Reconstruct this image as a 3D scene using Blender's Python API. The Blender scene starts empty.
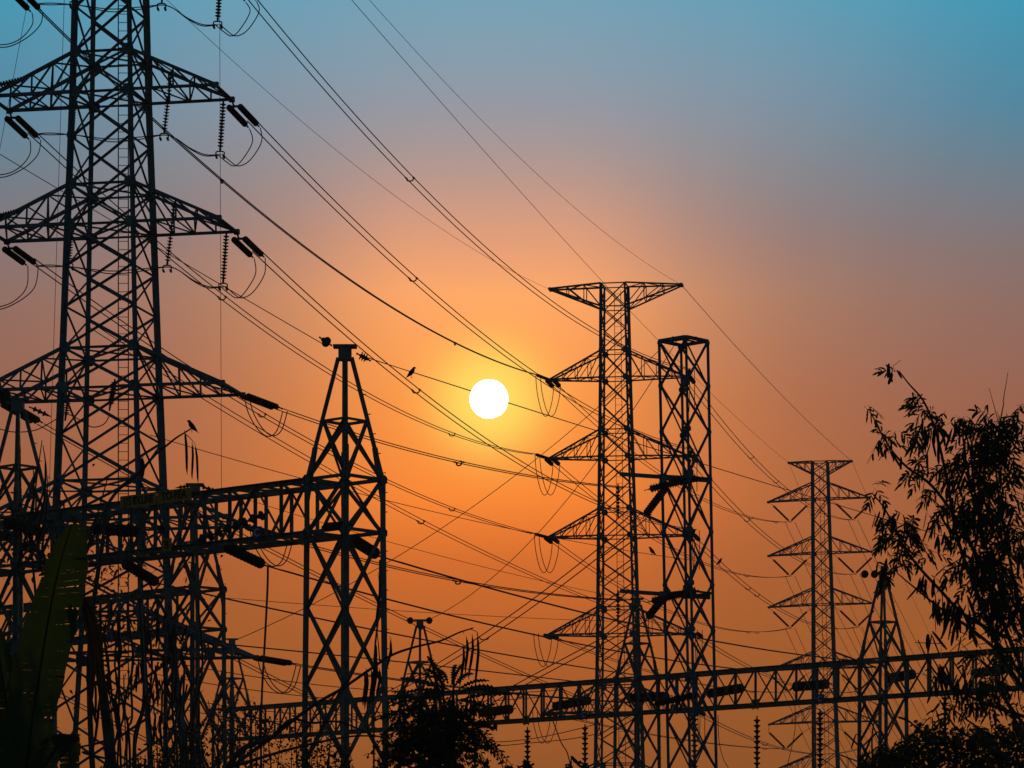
import bpy, bmesh, math, random
from mathutils import Vector, Matrix
random.seed(7)
R = math.radians
S = bpy.context.scene
col = S.collection

# ------------------------------------------------------------------ camera, sky, sun, exposure
F, HZ, CZ = 3200.0, 930.0, 1.7            # focal length in pixels, horizon row, eye height
cam_d = bpy.data.cameras.new('camera'); cam = bpy.data.objects.new('camera', cam_d); col.objects.link(cam)
cam.location = (0, 0, CZ); cam.rotation_euler = (R(90), 0, 0)
cam_d.sensor_width = 36.0; cam_d.lens = 36.0 * F / 1024.0
cam_d.shift_y = (HZ - 384.0) / 1024.0     # rising front: level camera, upright verticals
cam_d.clip_start = 0.5; cam_d.clip_end = 12000
S.camera = cam
S.render.resolution_x, S.render.resolution_y = 1024, 768
S.view_settings.view_transform = 'Standard'; S.view_settings.look = 'None'
S.view_settings.gamma = 1; S.view_settings.use_curve_mapping = False; S.view_settings.exposure = 0

SUN_AZ, SUN_EL = R(-0.412), math.atan((HZ - 399) / F)
sun_dir = Vector((math.sin(SUN_AZ) * math.cos(SUN_EL), math.cos(SUN_AZ) * math.cos(SUN_EL), math.sin(SUN_EL)))

def lin(c):
    c = [v / 255.0 for v in c]
    return [v / 12.92 if v <= .04045 else ((v + .055) / 1.055) ** 2.4 for v in c] + [1.0]

W = bpy.data.worlds.new('World'); S.world = W; W.use_nodes = True
nt = W.node_tree; nt.nodes.clear()
def N(tree, t, **kw):
    n = tree.nodes.new(t)
    for k, v in kw.items(): setattr(n, k, v)
    return n
def math_node(tree, op, a, b=None, clamp=False):
    n = N(tree, 'ShaderNodeMath', operation=op, use_clamp=clamp)
    for i, v in enumerate((a, b)):
        if v is None: continue
        if isinstance(v, (int, float)): n.inputs[i].default_value = v
        else: tree.links.new(v, n.inputs[i])
    return n.outputs[0]
def ramp(tree, fac, stops, interp='LINEAR'):
    n = N(tree, 'ShaderNodeValToRGB'); cr = n.color_ramp; cr.interpolation = interp
    while len(cr.elements) > 1: cr.elements.remove(cr.elements[0])
    cr.elements[0].position = stops[0][0]; cr.elements[0].color = stops[0][1]
    for p, c in stops[1:]:
        e = cr.elements.new(p); e.color = c
    tree.links.new(fac, n.inputs[0]); return n.outputs[0]
def mixc(tree, fac, a, b):
    n = N(tree, 'ShaderNodeMix', data_type='RGBA')
    if isinstance(fac, (int, float)): n.inputs[0].default_value = fac
    else: tree.links.new(fac, n.inputs[0])
    for i, v in ((6, a), (7, b)):
        if isinstance(v, (list, tuple)): n.inputs[i].default_value = v
        else: tree.links.new(v, n.inputs[i])
    return n.outputs[2]

tc = N(nt, 'ShaderNodeTexCoord')
nrm = N(nt, 'ShaderNodeVectorMath', operation='NORMALIZE'); nt.links.new(tc.outputs['Generated'], nrm.inputs[0])
sep = N(nt, 'ShaderNodeSeparateXYZ'); nt.links.new(nrm.outputs[0], sep.inputs[0])
el = math_node(nt, 'MULTIPLY', math_node(nt, 'ARCSINE', sep.outputs[2]), 180 / math.pi)
az = math_node(nt, 'MULTIPLY', math_node(nt, 'ARCTAN2', sep.outputs[0], sep.outputs[1]), 180 / math.pi)
daz = math_node(nt, 'ABSOLUTE', math_node(nt, 'ADD', az, 0.38))
dot = N(nt, 'ShaderNodeVectorMath', operation='DOT_PRODUCT'); nt.links.new(nrm.outputs[0], dot.inputs[0]); dot.inputs[1].default_value = sun_dir
crs = N(nt, 'ShaderNodeVectorMath', operation='CROSS_PRODUCT'); nt.links.new(nrm.outputs[0], crs.inputs[0]); crs.inputs[1].default_value = sun_dir
ln = N(nt, 'ShaderNodeVectorMath', operation='LENGTH'); nt.links.new(crs.outputs[0], ln.inputs[0])
ang = math_node(nt, 'MULTIPLY', math_node(nt, 'ARCTAN2', ln.outputs['Value'], dot.outputs['Value']), 180 / math.pi)

def el_of(y): return math.degrees(math.atan((HZ - y) / F))
def el_stops(tbl):
    st = [((el_of(y)) / 40.0, lin(c)) for y, c in tbl]
    return sorted([(max(0, p), c) for p, c in st]) + [(0.62, lin((30, 70, 95))), (1.0, lin((22, 40, 62)))]
ef = math_node(nt, 'DIVIDE', el, 40.0, clamp=True)
c_mid = ramp(nt, ef, el_stops([(0, (117, 160, 182)), (60, (134, 156, 172)), (104, (149, 152, 163)), (150, (170, 151, 149)), (185, (191, 152, 138)), (240, (226, 158, 121)),
        (295, (255, 168, 104)), (345, (255, 160, 88)), (400, (255, 151, 70)), (495, (252, 136, 52)), (530, (234, 122, 48)), (565, (211, 108, 44)),
        (645, (178, 95, 42)), (750, (152, 86, 40)), (925, (88, 54, 32))]))
c_edge = ramp(nt, ef, el_stops([(0, (58, 151, 181)), (60, (70, 141, 169)), (114, (79, 133, 159)), (160, (98, 127, 144)), (205, (116, 121, 131)), (255, (131, 114, 114)),
        (310, (142, 108, 99)), (404, (152, 98, 78)), (480, (157, 95, 64)), (560, (158, 92, 53)), (645, (158, 90, 43)), (768, (140, 82, 40)), (925, (82, 52, 32))]))
gv = lambda v: (v, v, v, 1)
wf = ramp(nt, math_node(nt, 'DIVIDE', daz, 10.0, clamp=True), [(0, gv(0)), (.12, gv(0)), (.19, gv(.08)), (.28, gv(.34)), (.35, gv(.51)), (.45, gv(.70)), (.55, gv(.82)), (.70, gv(.92)), (.90, gv(1)), (1, gv(1))], 'B_SPLINE')
wt = ramp(nt, math_node(nt, 'DIVIDE', daz, 10.0, clamp=True), [(0, gv(0)), (.15, gv(.03)), (.3, gv(.16)), (.45, gv(.33)), (.6, gv(.52)), (.75, gv(.76)), (.92, gv(1)), (1, gv(1))], 'B_SPLINE')
up = N(nt, 'ShaderNodeMapRange', interpolation_type='SMOOTHSTEP'); nt.links.new(el, up.inputs[0]); up.inputs[1].default_value = 12.2; up.inputs[2].default_value = 15.0
skyc = mixc(nt, mixc(nt, up.outputs[0], wf, wt), c_mid, c_edge)
g = math_node(nt, 'DIVIDE', ang, 2.6, clamp=True)
glow = ramp(nt, g, [(0.0, (1, 1, 1, 1)), (0.16, (1, 1, 1, 1)), (0.31, (.56, .56, .56, 1)), (0.46, (.17, .17, .17, 1)), (0.64, (.02, .02, .02, 1)), (1.0, (0, 0, 0, 1))], 'B_SPLINE')
skyc = mixc(nt, glow, skyc, lin((255, 222, 98)))
# away from the sunset the dome falls to the dusk blue of the sky texture
nish = N(nt, 'ShaderNodeTexSky', sky_type='NISHITA', sun_disc=False); nish.sun_elevation = SUN_EL; nish.sun_rotation = SUN_AZ
dim = N(nt, 'ShaderNodeVectorMath', operation='SCALE'); nt.links.new(nish.outputs[0], dim.inputs[0]); dim.inputs['Scale'].default_value = 0.02
tint = N(nt, 'ShaderNodeVectorMath', operation='MULTIPLY'); nt.links.new(dim.outputs[0], tint.inputs[0]); tint.inputs[1].default_value = (.5, .82, 1.0)
far = N(nt, 'ShaderNodeMapRange', interpolation_type='SMOOTHSTEP'); nt.links.new(ang, far.inputs[0])
far.inputs[1].default_value = 22.0; far.inputs[2].default_value = 75.0
skyc = mixc(nt, far.outputs[0], skyc, tint.outputs[0])
disc = N(nt, 'ShaderNodeMapRange', interpolation_type='SMOOTHSTEP'); nt.links.new(ang, disc.inputs[0])
disc.inputs[1].default_value = 0.330; disc.inputs[2].default_value = 0.3385; disc.inputs[3].default_value = 1; disc.inputs[4].default_value = 0
skyc = mixc(nt, disc.outputs[0], skyc, (40, 37, 28, 1))
bg = N(nt, 'ShaderNodeBackground'); nt.links.new(skyc, bg.inputs[0]); bg.inputs[1].default_value = 1.03
wo = N(nt, 'ShaderNodeOutputWorld'); nt.links.new(bg.outputs[0], wo.inputs[0])

sun_l = bpy.data.lights.new('sun', 'SUN'); sun_l.energy = 0.9; sun_l.angle = R(0.6); sun_l.color = (1, .62, .32)
sun_o = bpy.data.objects.new('sun', sun_l); col.objects.link(sun_o); sun_o.location = (0, 0, 80)
sun_o.rotation_mode = 'QUATERNION'; sun_o.rotation_quaternion = (-sun_dir).to_track_quat('-Z', 'Y')

HAZE = 0.0001
# ------------------------------------------------------------------ materials
def mat(name, base, rough=.6, metal=0, vary=.25, scale=6.0, trans=0.0, tcol=None):
    m = bpy.data.materials.new(name); m.use_nodes = True; t = m.node_tree; t.nodes.clear()
    out = N(t, 'ShaderNodeOutputMaterial'); b = N(t, 'ShaderNodeBsdfPrincipled')
    co = N(t, 'ShaderNodeTexCoord'); no = N(t, 'ShaderNodeTexNoise'); no.inputs['Scale'].default_value = scale; no.inputs['Detail'].default_value = 5
    t.links.new(co.outputs['Object'], no.inputs['Vector'])
    lo = [max(0, v * (1 - vary)) for v in base] + [1]; hi = [min(1, v * (1 + vary)) for v in base] + [1]
    c = ramp(t, no.outputs['Fac'], [(.3, lo), (.7, hi)])
    t.links.new(c, b.inputs['Base Color']); b.inputs['Roughness'].default_value = rough; b.inputs['Metallic'].default_value = metal
    if trans:
        tr = N(t, 'ShaderNodeBsdfTranslucent'); tr.inputs[0].default_value = list(tcol) + [1]
        mx = N(t, 'ShaderNodeMixShader'); mx.inputs[0].default_value = trans
        t.links.new(b.outputs[0], mx.inputs[1]); t.links.new(tr.outputs[0], mx.inputs[2]); t.links.new(mx.outputs[0], out.inputs[0])
    else: t.links.new(b.outputs[0], out.inputs[0])
    return m
M = dict(
    steel=mat('weathered_galvanised_steel', (.14, .19, .225), .8, .1, .3, 3),
    brace=mat('galvanised_angle_steel', (.145, .195, .23), .8, .1, .35, 4),
    rust=mat('gantry_painted_steel', (.20, .20, .18), .7, .1, .35, 3),
    wire=mat('aged_aluminium_wire', (.14, .14, .14), .8, .1, .2, 8),
    porc=mat('brown_glazed_porcelain', (.075, .045, .035), .8, 0, .3, 9),
    fitting=mat('forged_fitting', (.12, .12, .12), .85, .1, .2, 12),
    yellow=mat('yellow_enamel', (.50, .25, .03), .5, 0, .18, 7),
    blue=mat('blue_enamel', (.03, .07, .22), .5, 0, .2, 7),
    red=mat('red_enamel', (.32, .02, .03), .5, 0, .2, 7),
    black=mat('black_lettering', (.01, .01, .01), .6, 0, .1, 7),
    white=mat('white_lettering', (.75, .75, .75), .6, 0, .08, 7),
    leaf=mat('fine_tree_leaf', (.045, .06, .02), .95, 0, .4, 9, .12, (.07, .06, .012)),
    leaf2=mat('broad_tree_leaf', (.04, .055, .022), .95, 0, .4, 5, .12, (.06, .05, .012)),
    banana=mat('banana_leaf', (.035, .06, .012), .55, 0, .4, 3, .4, (.034, .058, .007)),
    dry=mat('dry_brown_leaf', (.10, .055, .03), .8, 0, .4, 6, .1, (.08, .04, .02)),
    bark=mat('grey_brown_bark', (.11, .08, .06), .9, 0, .4, 12),
    pod=mat('dry_seed_pod', (.075, .045, .028), .8, 0, .4, 10),
    feather=mat('dark_feathers', (.04, .04, .045), .7, 0, .3, 20),
    grass=mat('rough_grass_ground', (.05, .065, .025), .95, 0, .45, .25),
    concrete=mat('grey_concrete', (.24, .23, .22), .9, 0, .25, 2),
)

# ------------------------------------------------------------------ helpers
def P(px, py, Y): return Vector(((px - 512) / F * Y, Y, CZ + (HZ - py) / F * Y))
def ZY(py, Y): return CZ + (HZ - py) / F * Y
def lerp(a, b, t): return a + (b - a) * t

def basis(d, up=None):
    d = d.normalized(); up = up or Vector((0, 0, 1))
    if abs(d.dot(up.normalized())) > .96: up = Vector((0, -1, 0)) if abs(d.y) < .9 else Vector((1, 0, 0))
    u = d.cross(up).normalized(); v = u.cross(d).normalized()
    return u, v
class MB:
    def __init__(s): s.v = []; s.f = []
    def prism(s, a, b, sec, u, v):
        k = len(s.v); n = len(sec)
        for p in (a, b):
            for x, y in sec: s.v.append(p + u * x + v * y)
        for i in range(n): s.f.append((k + i, k + (i + 1) % n, k + n + (i + 1) % n, k + n + i))
        s.f.append(tuple(range(k + n - 1, k - 1, -1))); s.f.append(tuple(range(k + n, k + 2 * n)))
    def angle(s, a, b, w, out=None, t=None):          # rolled steel angle between two points
        a, b = Vector(a), Vector(b)
        if (b - a).length < 1e-4: return
        t = t or max(.012, w * .16); u, v = basis(b - a, out); o = -w * .36
        sec = [(o, o), (o + w, o), (o + w, o + t), (o + t, o + t), (o + t, o + w), (o, o + w)]
        s.prism(a, b, sec, u, v)
    def bar(s, a, b, w, h=None, up=None):
        a, b = Vector(a), Vector(b); h = h or w; u, v = basis(b - a, up)
        s.prism(a, b, [(-w / 2, -h / 2), (w / 2, -h / 2), (w / 2, h / 2), (-w / 2, h / 2)], u, v)
    def box(s, c, ux, uy, uz, dx, dy, dz):
        s.prism(c - uz * dz / 2, c + uz * dz / 2, [(-dx / 2, -dy / 2), (dx / 2, -dy / 2), (dx / 2, dy / 2), (-dx / 2, dy / 2)], ux, uy)
    def plate(s, c, nvec, r, t=.03, n=8):
        nvec = nvec.normalized(); u, v = basis(nvec)
        s.prism(c - nvec * t / 2, c + nvec * t / 2, [(r * math.cos((i + .5) * 2 * math.pi / n), r * math.sin((i + .5) * 2 * math.pi / n)) for i in range(n)], u, v)
    def tube(s, pts, r, n=6):
        pts = [Vector(p) for p in pts]
        m = len(pts); rr = r if isinstance(r, (list, tuple)) else [r] * m
        k = len(s.v); u0 = None
        for i, p in enumerate(pts):
            d = (pts[min(i + 1, m - 1)] - pts[max(i - 1, 0)])
            if d.length < 1e-9: d = Vector((0, 0, 1))
            d.normalize()
            if u0 is None: u, v = basis(d)
            else:
                u = (u0 - d * u0.dot(d))
                u = u.normalized() if u.length > 1e-6 else basis(d)[0]
                v = d.cross(u)
            u0 = u
            for j in range(n):
                a = 2 * math.pi * j / n; s.v.append(p + (u * math.cos(a) + v * math.sin(a)) * rr[i])
        for i in range(m - 1):
            for j in range(n):
                s.f.append((k + i * n + j, k + i * n + (j + 1) % n, k + (i + 1) * n + (j + 1) % n, k + (i + 1) * n + j))
        s.f.append(tuple(k + j for j in range(n - 1, -1, -1))); s.f.append(tuple(k + (m - 1) * n + j for j in range(n)))
    def quad(s, a, b, c, d):
        k = len(s.v); s.v += [a, b, c, d]; s.f.append((k, k + 1, k + 2, k + 3))
    def poly(s, pts):
        k = len(s.v); s.v += list(pts); s.f.append(tuple(range(k, k + len(pts))))
    def build(s, name, m, parent=None, origin=None, smooth=False):
        o0 = parent_loc(parent) if parent else (Vector(origin) if origin is not None else Vector((0, 0, 0)))
        me = bpy.data.meshes.new(name); me.from_pydata([tuple(Vector(p) - o0) for p in s.v], [], s.f)
        me.materials.append(m)
        if smooth: me.polygons.foreach_set('use_smooth', [True] * len(me.polygons))
        me.update()
        o = bpy.data.objects.new(name, me); col.objects.link(o)
        if parent: o.parent = parent
        else: o.location = o0
        o['wloc'] = list(o0)
        return o
def parent_loc(p): return Vector(p['wloc'])
def tag(o, label=None, cat=None, group=None, kind=None):
    if label: o['label'] = label
    if cat: o['category'] = cat
    if group: o['group'] = group
    if kind: o['kind'] = kind
    return o
def thing(name, loc, label, cat, group=None):
    o = bpy.data.objects.new(name, None); col.objects.link(o); o.location = loc; o['wloc'] = list(loc)
    o.empty_display_size = .3
    return tag(o, label, cat, group)
def smooth_pts(pts, k=6):
    pts = [Vector(p) for p in pts]; out = []
    for i in range(len(pts) - 1):
        p0 = pts[max(i - 1, 0)]; p1 = pts[i]; p2 = pts[i + 1]; p3 = pts[min(i + 2, len(pts) - 1)]
        for j in range(k):
            t = j / k
            out.append(.5 * ((2 * p1) + (p2 - p0) * t + (2 * p0 - 5 * p1 + 4 * p2 - p3) * t * t + (3 * p1 - p0 - 3 * p2 + p3) * t ** 3))
    out.append(pts[-1]); return out

# ------------------------------------------------------------------ ground
gm = MB(); n = 40; ext = 6000
for i in range(n):
    for j in range(n):
        def gp(a, b):
            x = -ext + 2 * ext * a / n; y = -ext + 2 * ext * b / n; return Vector((x, y, 0))
        gm.quad(gp(i, j), gp(i + 1, j), gp(i + 1, j + 1), gp(i, j + 1))
tag(gm.build('ground', M['grass']), kind='structure')

# ------------------------------------------------------------------ lattice pylons
class Tower:
    def __init__(s, name, label, cat, px, Y, theta, prof, levels, legw, bw, lean=0.0, topz=None, m='steel', group=None):
        s.Y = Y; s.c = P(px, HZ, Y); s.th = R(theta); s.prof = sorted(prof); s.lean = lean
        s.root = thing(name, (s.c.x, s.c.y, 0), label, cat, group)
        s.legw, s.bw = legw, bw; s.levels = sorted(levels); s.m = m
        s.refz = s.levels[-1]
        for k in range(4):
            mb = MB(); zs = sorted(set([p[0] for p in s.prof] + [s.levels[0], s.levels[-1]]))
            zs = [z for z in zs if s.levels[0] <= z <= s.levels[-1]]
            for a, b in zip(zs, zs[1:]):
                w = legw * (1.0 if b > zs[len(zs) // 2] else 1.12)
                out = (s.corner(k, a) - s.axis(a)); mb.angle(s.corner(k, a), s.corner(k, b), w, out)
            ft = s.corner(k, s.levels[0]); mb.box(Vector((ft.x, ft.y, .15)), Vector((1, 0, 0)), Vector((0, 1, 0)), Vector((0, 0, 1)), .7, .7, .5)
            mb.build('leg', M[m], s.root)
    def half(s, z):
        p = s.prof
        if z <= p[0][0]: return p[0][1]
        for (z0, h0), (z1, h1) in zip(p, p[1:]):
            if z <= z1: return h0 + (h1 - h0) * (z - z0) / (z1 - z0)
        return p[-1][1]
    def axis(s, z): return Vector((s.c.x + s.lean * (s.refz - z), s.c.y, z))
    def corner(s, k, z):
        sx, sy = ((-1, -1), (1, -1), (1, 1), (-1, 1))[k % 4]; h = s.half(z); c, n = math.cos(s.th), math.sin(s.th)
        return s.axis(z) + Vector((h * (sx * c - sy * n), h * (sx * n + sy * c), 0))
    def brace(s, rings=(), plates=(), style='X', pr=.3, diaphragm=()):
        for k in range(4):
            mb = MB(); nv = (s.corner(k, 0) + s.corner(k + 1, 0)) / 2 - s.axis(0); nv.z = 0; nv.normalize()
            for a, b in zip(s.levels, s.levels[1:]):
                p, q, r_, t = s.corner(k, a), s.corner(k + 1, a), s.corner(k, b), s.corner(k + 1, b)
                off = nv * -.03
                mb.angle(p, t, s.bw, nv); mb.angle(q + off, r_ + off, s.bw, nv)
            for z in rings: mb.angle(s.corner(k, z), s.corner(k + 1, z), s.bw, nv)
            for z in plates:
                for kk in (k, k + 1):
                    c0 = s.corner(kk, z); d = (s.axis(z) - c0); tang = (s.corner(k + 1, z) - s.corner(k, z)).normalized() * (1 if kk == k else -1)
                    mb.plate(c0 + tang * pr * .35 + nv * (.045 if kk == k else .05), nv, pr)
            if k == 0:
                for z in diaphragm:
                    mb.angle(s.corner(0, z), s.corner(2, z), s.bw * .8); mb.angle(s.corner(1, z) + Vector((0, 0, .04)), s.corner(3, z) + Vector((0, 0, .04)), s.bw * .8)
            mb.build('bracing', M['brace'], s.root)
    def arm(s, side, zb, zt, L, tipw, n=4, cw=.12, lw=.08, inv=False, extra=None, rise=0.0):
        ka, kb = (1, 2) if side > 0 else (0, 3)                 # near and far corner on that side
        dvec = Vector((math.cos(s.th), math.sin(s.th), 0)) * side
        Ab, Bb, At, Bt = s.corner(ka, zb), s.corner(kb, zb), s.corner(ka, zt), s.corner(kb, zt)
        zt_ = zt if inv else zb
        mid = (Ab + Bb) / 2; wv = (Bb - Ab).normalized()
        tip = mid + dvec * L; tip.z = zt_ + rise
        TA, TB = tip - wv * tipw / 2, tip + wv * tipw / 2
        mb = MB()
        for a, b in ((Ab, TA), (Bb, TB), (At, TA), (Bt, TB)): mb.angle(a, b, cw, Vector((0, 0, 1)))
        fr = [i / n for i in range(1, n)]
        prevA = prevB = None
        for sgn, b0, t0, tt in ((0, Ab, At, TA), (1, Bb, Bt, TB)):
            for i in range(0, n):
                f0, f1 = i / n, (i + 1) / n
                lo0, lo1 = lerp(b0, tt, f0), lerp(b0, tt, f1); hi0, hi1 = lerp(t0, tt, f0), lerp(t0, tt, f1)
                if i: mb.angle(lo0, hi0, lw)
                if i < n - 1:
                    if inv: mb.angle(lo0, hi1, lw)
                    else: mb.angle(hi0, lo1, lw)
        for (a0, b0) in ((Ab, Bb), (At, Bt)):
            for i in range(0, n):
                f0, f1 = i / n, (i + 1) / n
                pa, pb = lerp(a0, TA, f0), lerp(b0, TB, f0)
                qa, qb = lerp(a0, TA, f1), lerp(b0, TB, f1)
                if i: mb.angle(pa, pb, lw)
                if i < n - 1 or tipw > .5: mb.angle(pa if i % 2 else pb, qb if i % 2 else qa, lw * .9)
        if tipw > .5: mb.angle(TA, TB, cw * 1.3)
        mb.box(TA, dvec, wv, Vector((0, 0, 1)), cw * 1.7, cw * 1.3, cw * 1.6)
        if tipw > .3: mb.box(TB, dvec, wv, Vector((0, 0, 1)), cw * 1.7, cw * 1.3, cw * 1.6)
        mb.build('crossarm', M['brace'], s.root)
        return dict(near=TA, far=TB, mid=tip, Ab=Ab, Bb=Bb, At=At, Bt=Bt, d=dvec)
    def ladder(s, off, z0, z1, w=.36, step=.3, r=.016):
        mb = MB(); u = Vector((1, 0, 0))
        a, b = s.axis(z0) + off, s.axis(z1) + off
        for sg in (-1, 1): mb.bar(a + u * w / 2 * sg, b + u * w / 2 * sg, r * 2.4, r * 2)
        k = int((z1 - z0) / step)
        for i in range(k):
            p = lerp(a, b, (i + .5) / k); mb.bar(p - u * w / 2, p + u * w / 2, r * 1.3)
        mb.build('ladder', M['brace'], s.root)

def side(outer_px, Y, theta):                                   # outer corner half-width in pixels -> half side in metres
    th = abs(R(theta)); return outer_px / F * Y / (math.cos(th) + math.sin(th))

# big pylon, left
BY, BT, BS = 115.0, -11.0, -18.15
bz = lambda y: ZY(y, BY)
arm_y = [-32, 98, 230, 393, 525, 656]
prof = [(bz(y), side(h - 2, BY, BS)) for y, h in ((-230, 27), (0, 37), (100, 39.5), (230, 44.5), (393, 50.5), (500, 55), (620, 60), (768, 78))] + [(0, side(108, BY, BS))]
lv = [0, bz(890), bz(800), bz(722)]
for a, b in ((656, 616), (616, 570), (570, 525), (525, 485), (485, 439), (439, 393), (393, 353), (353, 312), (312, 271), (271, 230), (230, 190), (190, 143), (143, 98), (98, 58), (58, 13), (13, -32), (-32, -72), (-72, -130), (-130, -190), (-190, -230)):
    lv.append(bz(a)); lv.append(bz(b))
big = Tower('transmission_pylon', 'largest dark steel lattice pylon on the left with six levels of broad crossarms', 'pylon', 111, BY, BT, prof, set(lv), .185, .08)
rz = [bz(y) for y in arm_y] + [bz(y - 40) for y in arm_y]
big.brace(rings=rz + [bz(-190), bz(-230)], plates=rz, pr=.22, diaphragm=rz)
bigR, bigL = [], []
LB = 3.14
for y in arm_y:
    zb, zt = bz(y), bz(y - 40)
    hw = 2 * big.half(zb)
    bigR.append(big.arm(1, zb, zt, LB, hw * .96, 4, .115, .062)); bigL.append(big.arm(-1, zb, zt, LB, hw * .96, 4, .115, .062))
big.arm(1, bz(-190), bz(-225), LB * .8, .3, 4, .13, .08, True); big.arm(-1, bz(-190), bz(-225), LB * .8, .3, 4, .13, .08, True)
big.ladder(Vector((12.5 / F * BY, -.05, 0)), bz(700), bz(-200))

# middle pylon
CY, CT, CS = 207.0, -9.8, -8.0
czf = lambda y: ZY(y, CY)
carm = [379, 458, 537, 635, 713, 791]
prof = [(czf(283), side(13.5, CY, CS)), (czf(379), side(15, CY, CS)), (czf(537), side(18.5, CY, CS)), (czf(640), side(20.5, CY, CS)), (czf(768), side(24, CY, CS)), (0, side(40, CY, CS))]
lv = [0, czf(905), czf(845)]
seq = [791, 764, 738, 713, 685, 660, 635, 608, 585, 561, 537, 510, 484, 458, 432, 405, 379, 352, 330, 308, 285]
midp = Tower('transmission_pylon', 'slender lattice pylon right of the sun with a flat crossbar on top', 'pylon', 614.5, CY, CT, prof, [czf(y) for y in seq] + lv, .15, .068, lean=4.5 / 430)
rz = [czf(y) for y in carm] + [czf(y - 27) for y in carm] + [czf(285), czf(308)]
midp.brace(rings=rz, plates=[czf(y) for y in carm] + [czf(y - 27) for y in carm], pr=.22)
midR, midL = [], []
for y in carm:
    midL.append(midp.arm(-1, czf(y), czf(y - 27), 53 / F * CY, .5, 4, .10, .05, rise=.05))
    midR.append(midp.arm(1, czf(y), czf(y - 27), 58 / F * CY, .5, 4, .10, .05))
midEL = midp.arm(-1, czf(308), czf(285), 53 / F * CY, .5, 3, .11, .065, True, rise=-.15)
midER = midp.arm(1, czf(308), czf(285), 55 / F * CY, .5, 3, .11, .065, True, rise=-.15)
midp.ladder(Vector((3.0 / F * CY, .2, 0)), czf(800), czf(290), .42, .42)

# far pylon
FY, FT, FS = 330.0, -11.0, -5.5
fz = lambda y: ZY(y, FY)
farm = [499, 553, 604.5, 668, 722, 770]
prof = [(fz(461), side(8, FY, FS)), (fz(604), side(10, FY, FS)), (fz(768), side(12.8, FY, FS)), (0, side(20, FY, FS))]
seq = [900, 860, 825, 796, 770, 753, 738, 722, 706, 688, 668, 652, 636, 620, 604.5, 589, 571, 553, 537, 519, 499, 484, 472, 462]
farp = Tower('transmission_pylon', 'smallest and farthest lattice pylon with pairs of insulators hanging in V shapes', 'pylon', 820, FY, FT, prof, [0] + [fz(y) for y in seq], .18, .085, lean=6 / 308)
rz = [fz(y) for y in farm] + [fz(462)]
farp.brace(rings=rz, plates=rz[:-1], pr=.22)
farR, farL = [], []
for y in farm:
    farL.append(farp.arm(-1, fz(y), fz(y - 16), 45 / F * FY, .4, 4, .115, .065, rise=-.2))
    farR.append(farp.arm(1, fz(y), fz(y - 16), 41 / F * FY, .4, 4, .115, .065))
farEL = farp.arm(-1, fz(474), fz(462), 24 / F * FY, .4, 3, .12, .075, True)
farER = farp.arm(1, fz(474), fz(462), 24 / F * FY, .4, 3, .12, .075, True)
farp.ladder(Vector((1.5 / F * FY, .2, 0)), fz(800), fz(470), .42, .45, .02)

# armless lattice tower
RY, RT = 135.0, -43.0
rzf = lambda y: ZY(y, RY)
prof = [(rzf(338), side(24, RY, RT)), (rzf(768), side(23.6, RY, RT)), (0, side(27, RY, RT))]
seq = [343, 386, 432, 479, 532, 585, 631, 677, 722, 768, 815, 862, 910]
rect = Tower('lattice_tower', 'square boxy lattice tower without crossarms, standing just right of the slender middle pylon', 'tower', 683.5, RY, RT, prof, [0] + [rzf(y) for y in seq], .115, .08, lean=9 / 430)
rect.brace(rings=[rzf(479), rzf(593)], plates=[rzf(y) for y in seq[:8]], pr=.13)
mb = MB()
for k in range(4):
    a = rect.corner(k, rzf(341)); b = rect.corner(k + 1, rzf(341)); mb.bar(a, b, .16, .12)
    mb.bar(lerp(a, b, .5) + Vector((0, 0, .07)), rect.axis(rzf(341)) + Vector((0, 0, .07)), .1, .05)
mb.build('top_frame', M['steel'], rect.root)
rect_arm = []
for yy in (476, 593):                                            # the horizontal strain arms that carry the lower circuits
    mb = MB()
    a, b = rect.corner(3, rzf(yy)), rect.corner(1, rzf(yy))
    L_ = P(620, yy - 2, RY - .2); R_ = P(710, yy + 4, RY)
    mb.bar(L_, P(662, yy + 1, RY - .4), .13, .16); mb.bar(P(662, yy + 1, RY - .4), R_, .16, .2)
    mb.box(P(663, yy + 3, RY - .4), Vector((1, 0, 0)), Vector((0, 1, 0)), Vector((0, 0, 1)), .3, .5, .36)
    mb.box(P(688, yy, RY), Vector((1, 0, 0)), Vector((0, 1, 0)), Vector((0, 0, 1)), .42, .9, .4)
    mb.build('strain_arm', M['steel'], rect.root); rect_arm.append((L_, R_))

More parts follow.
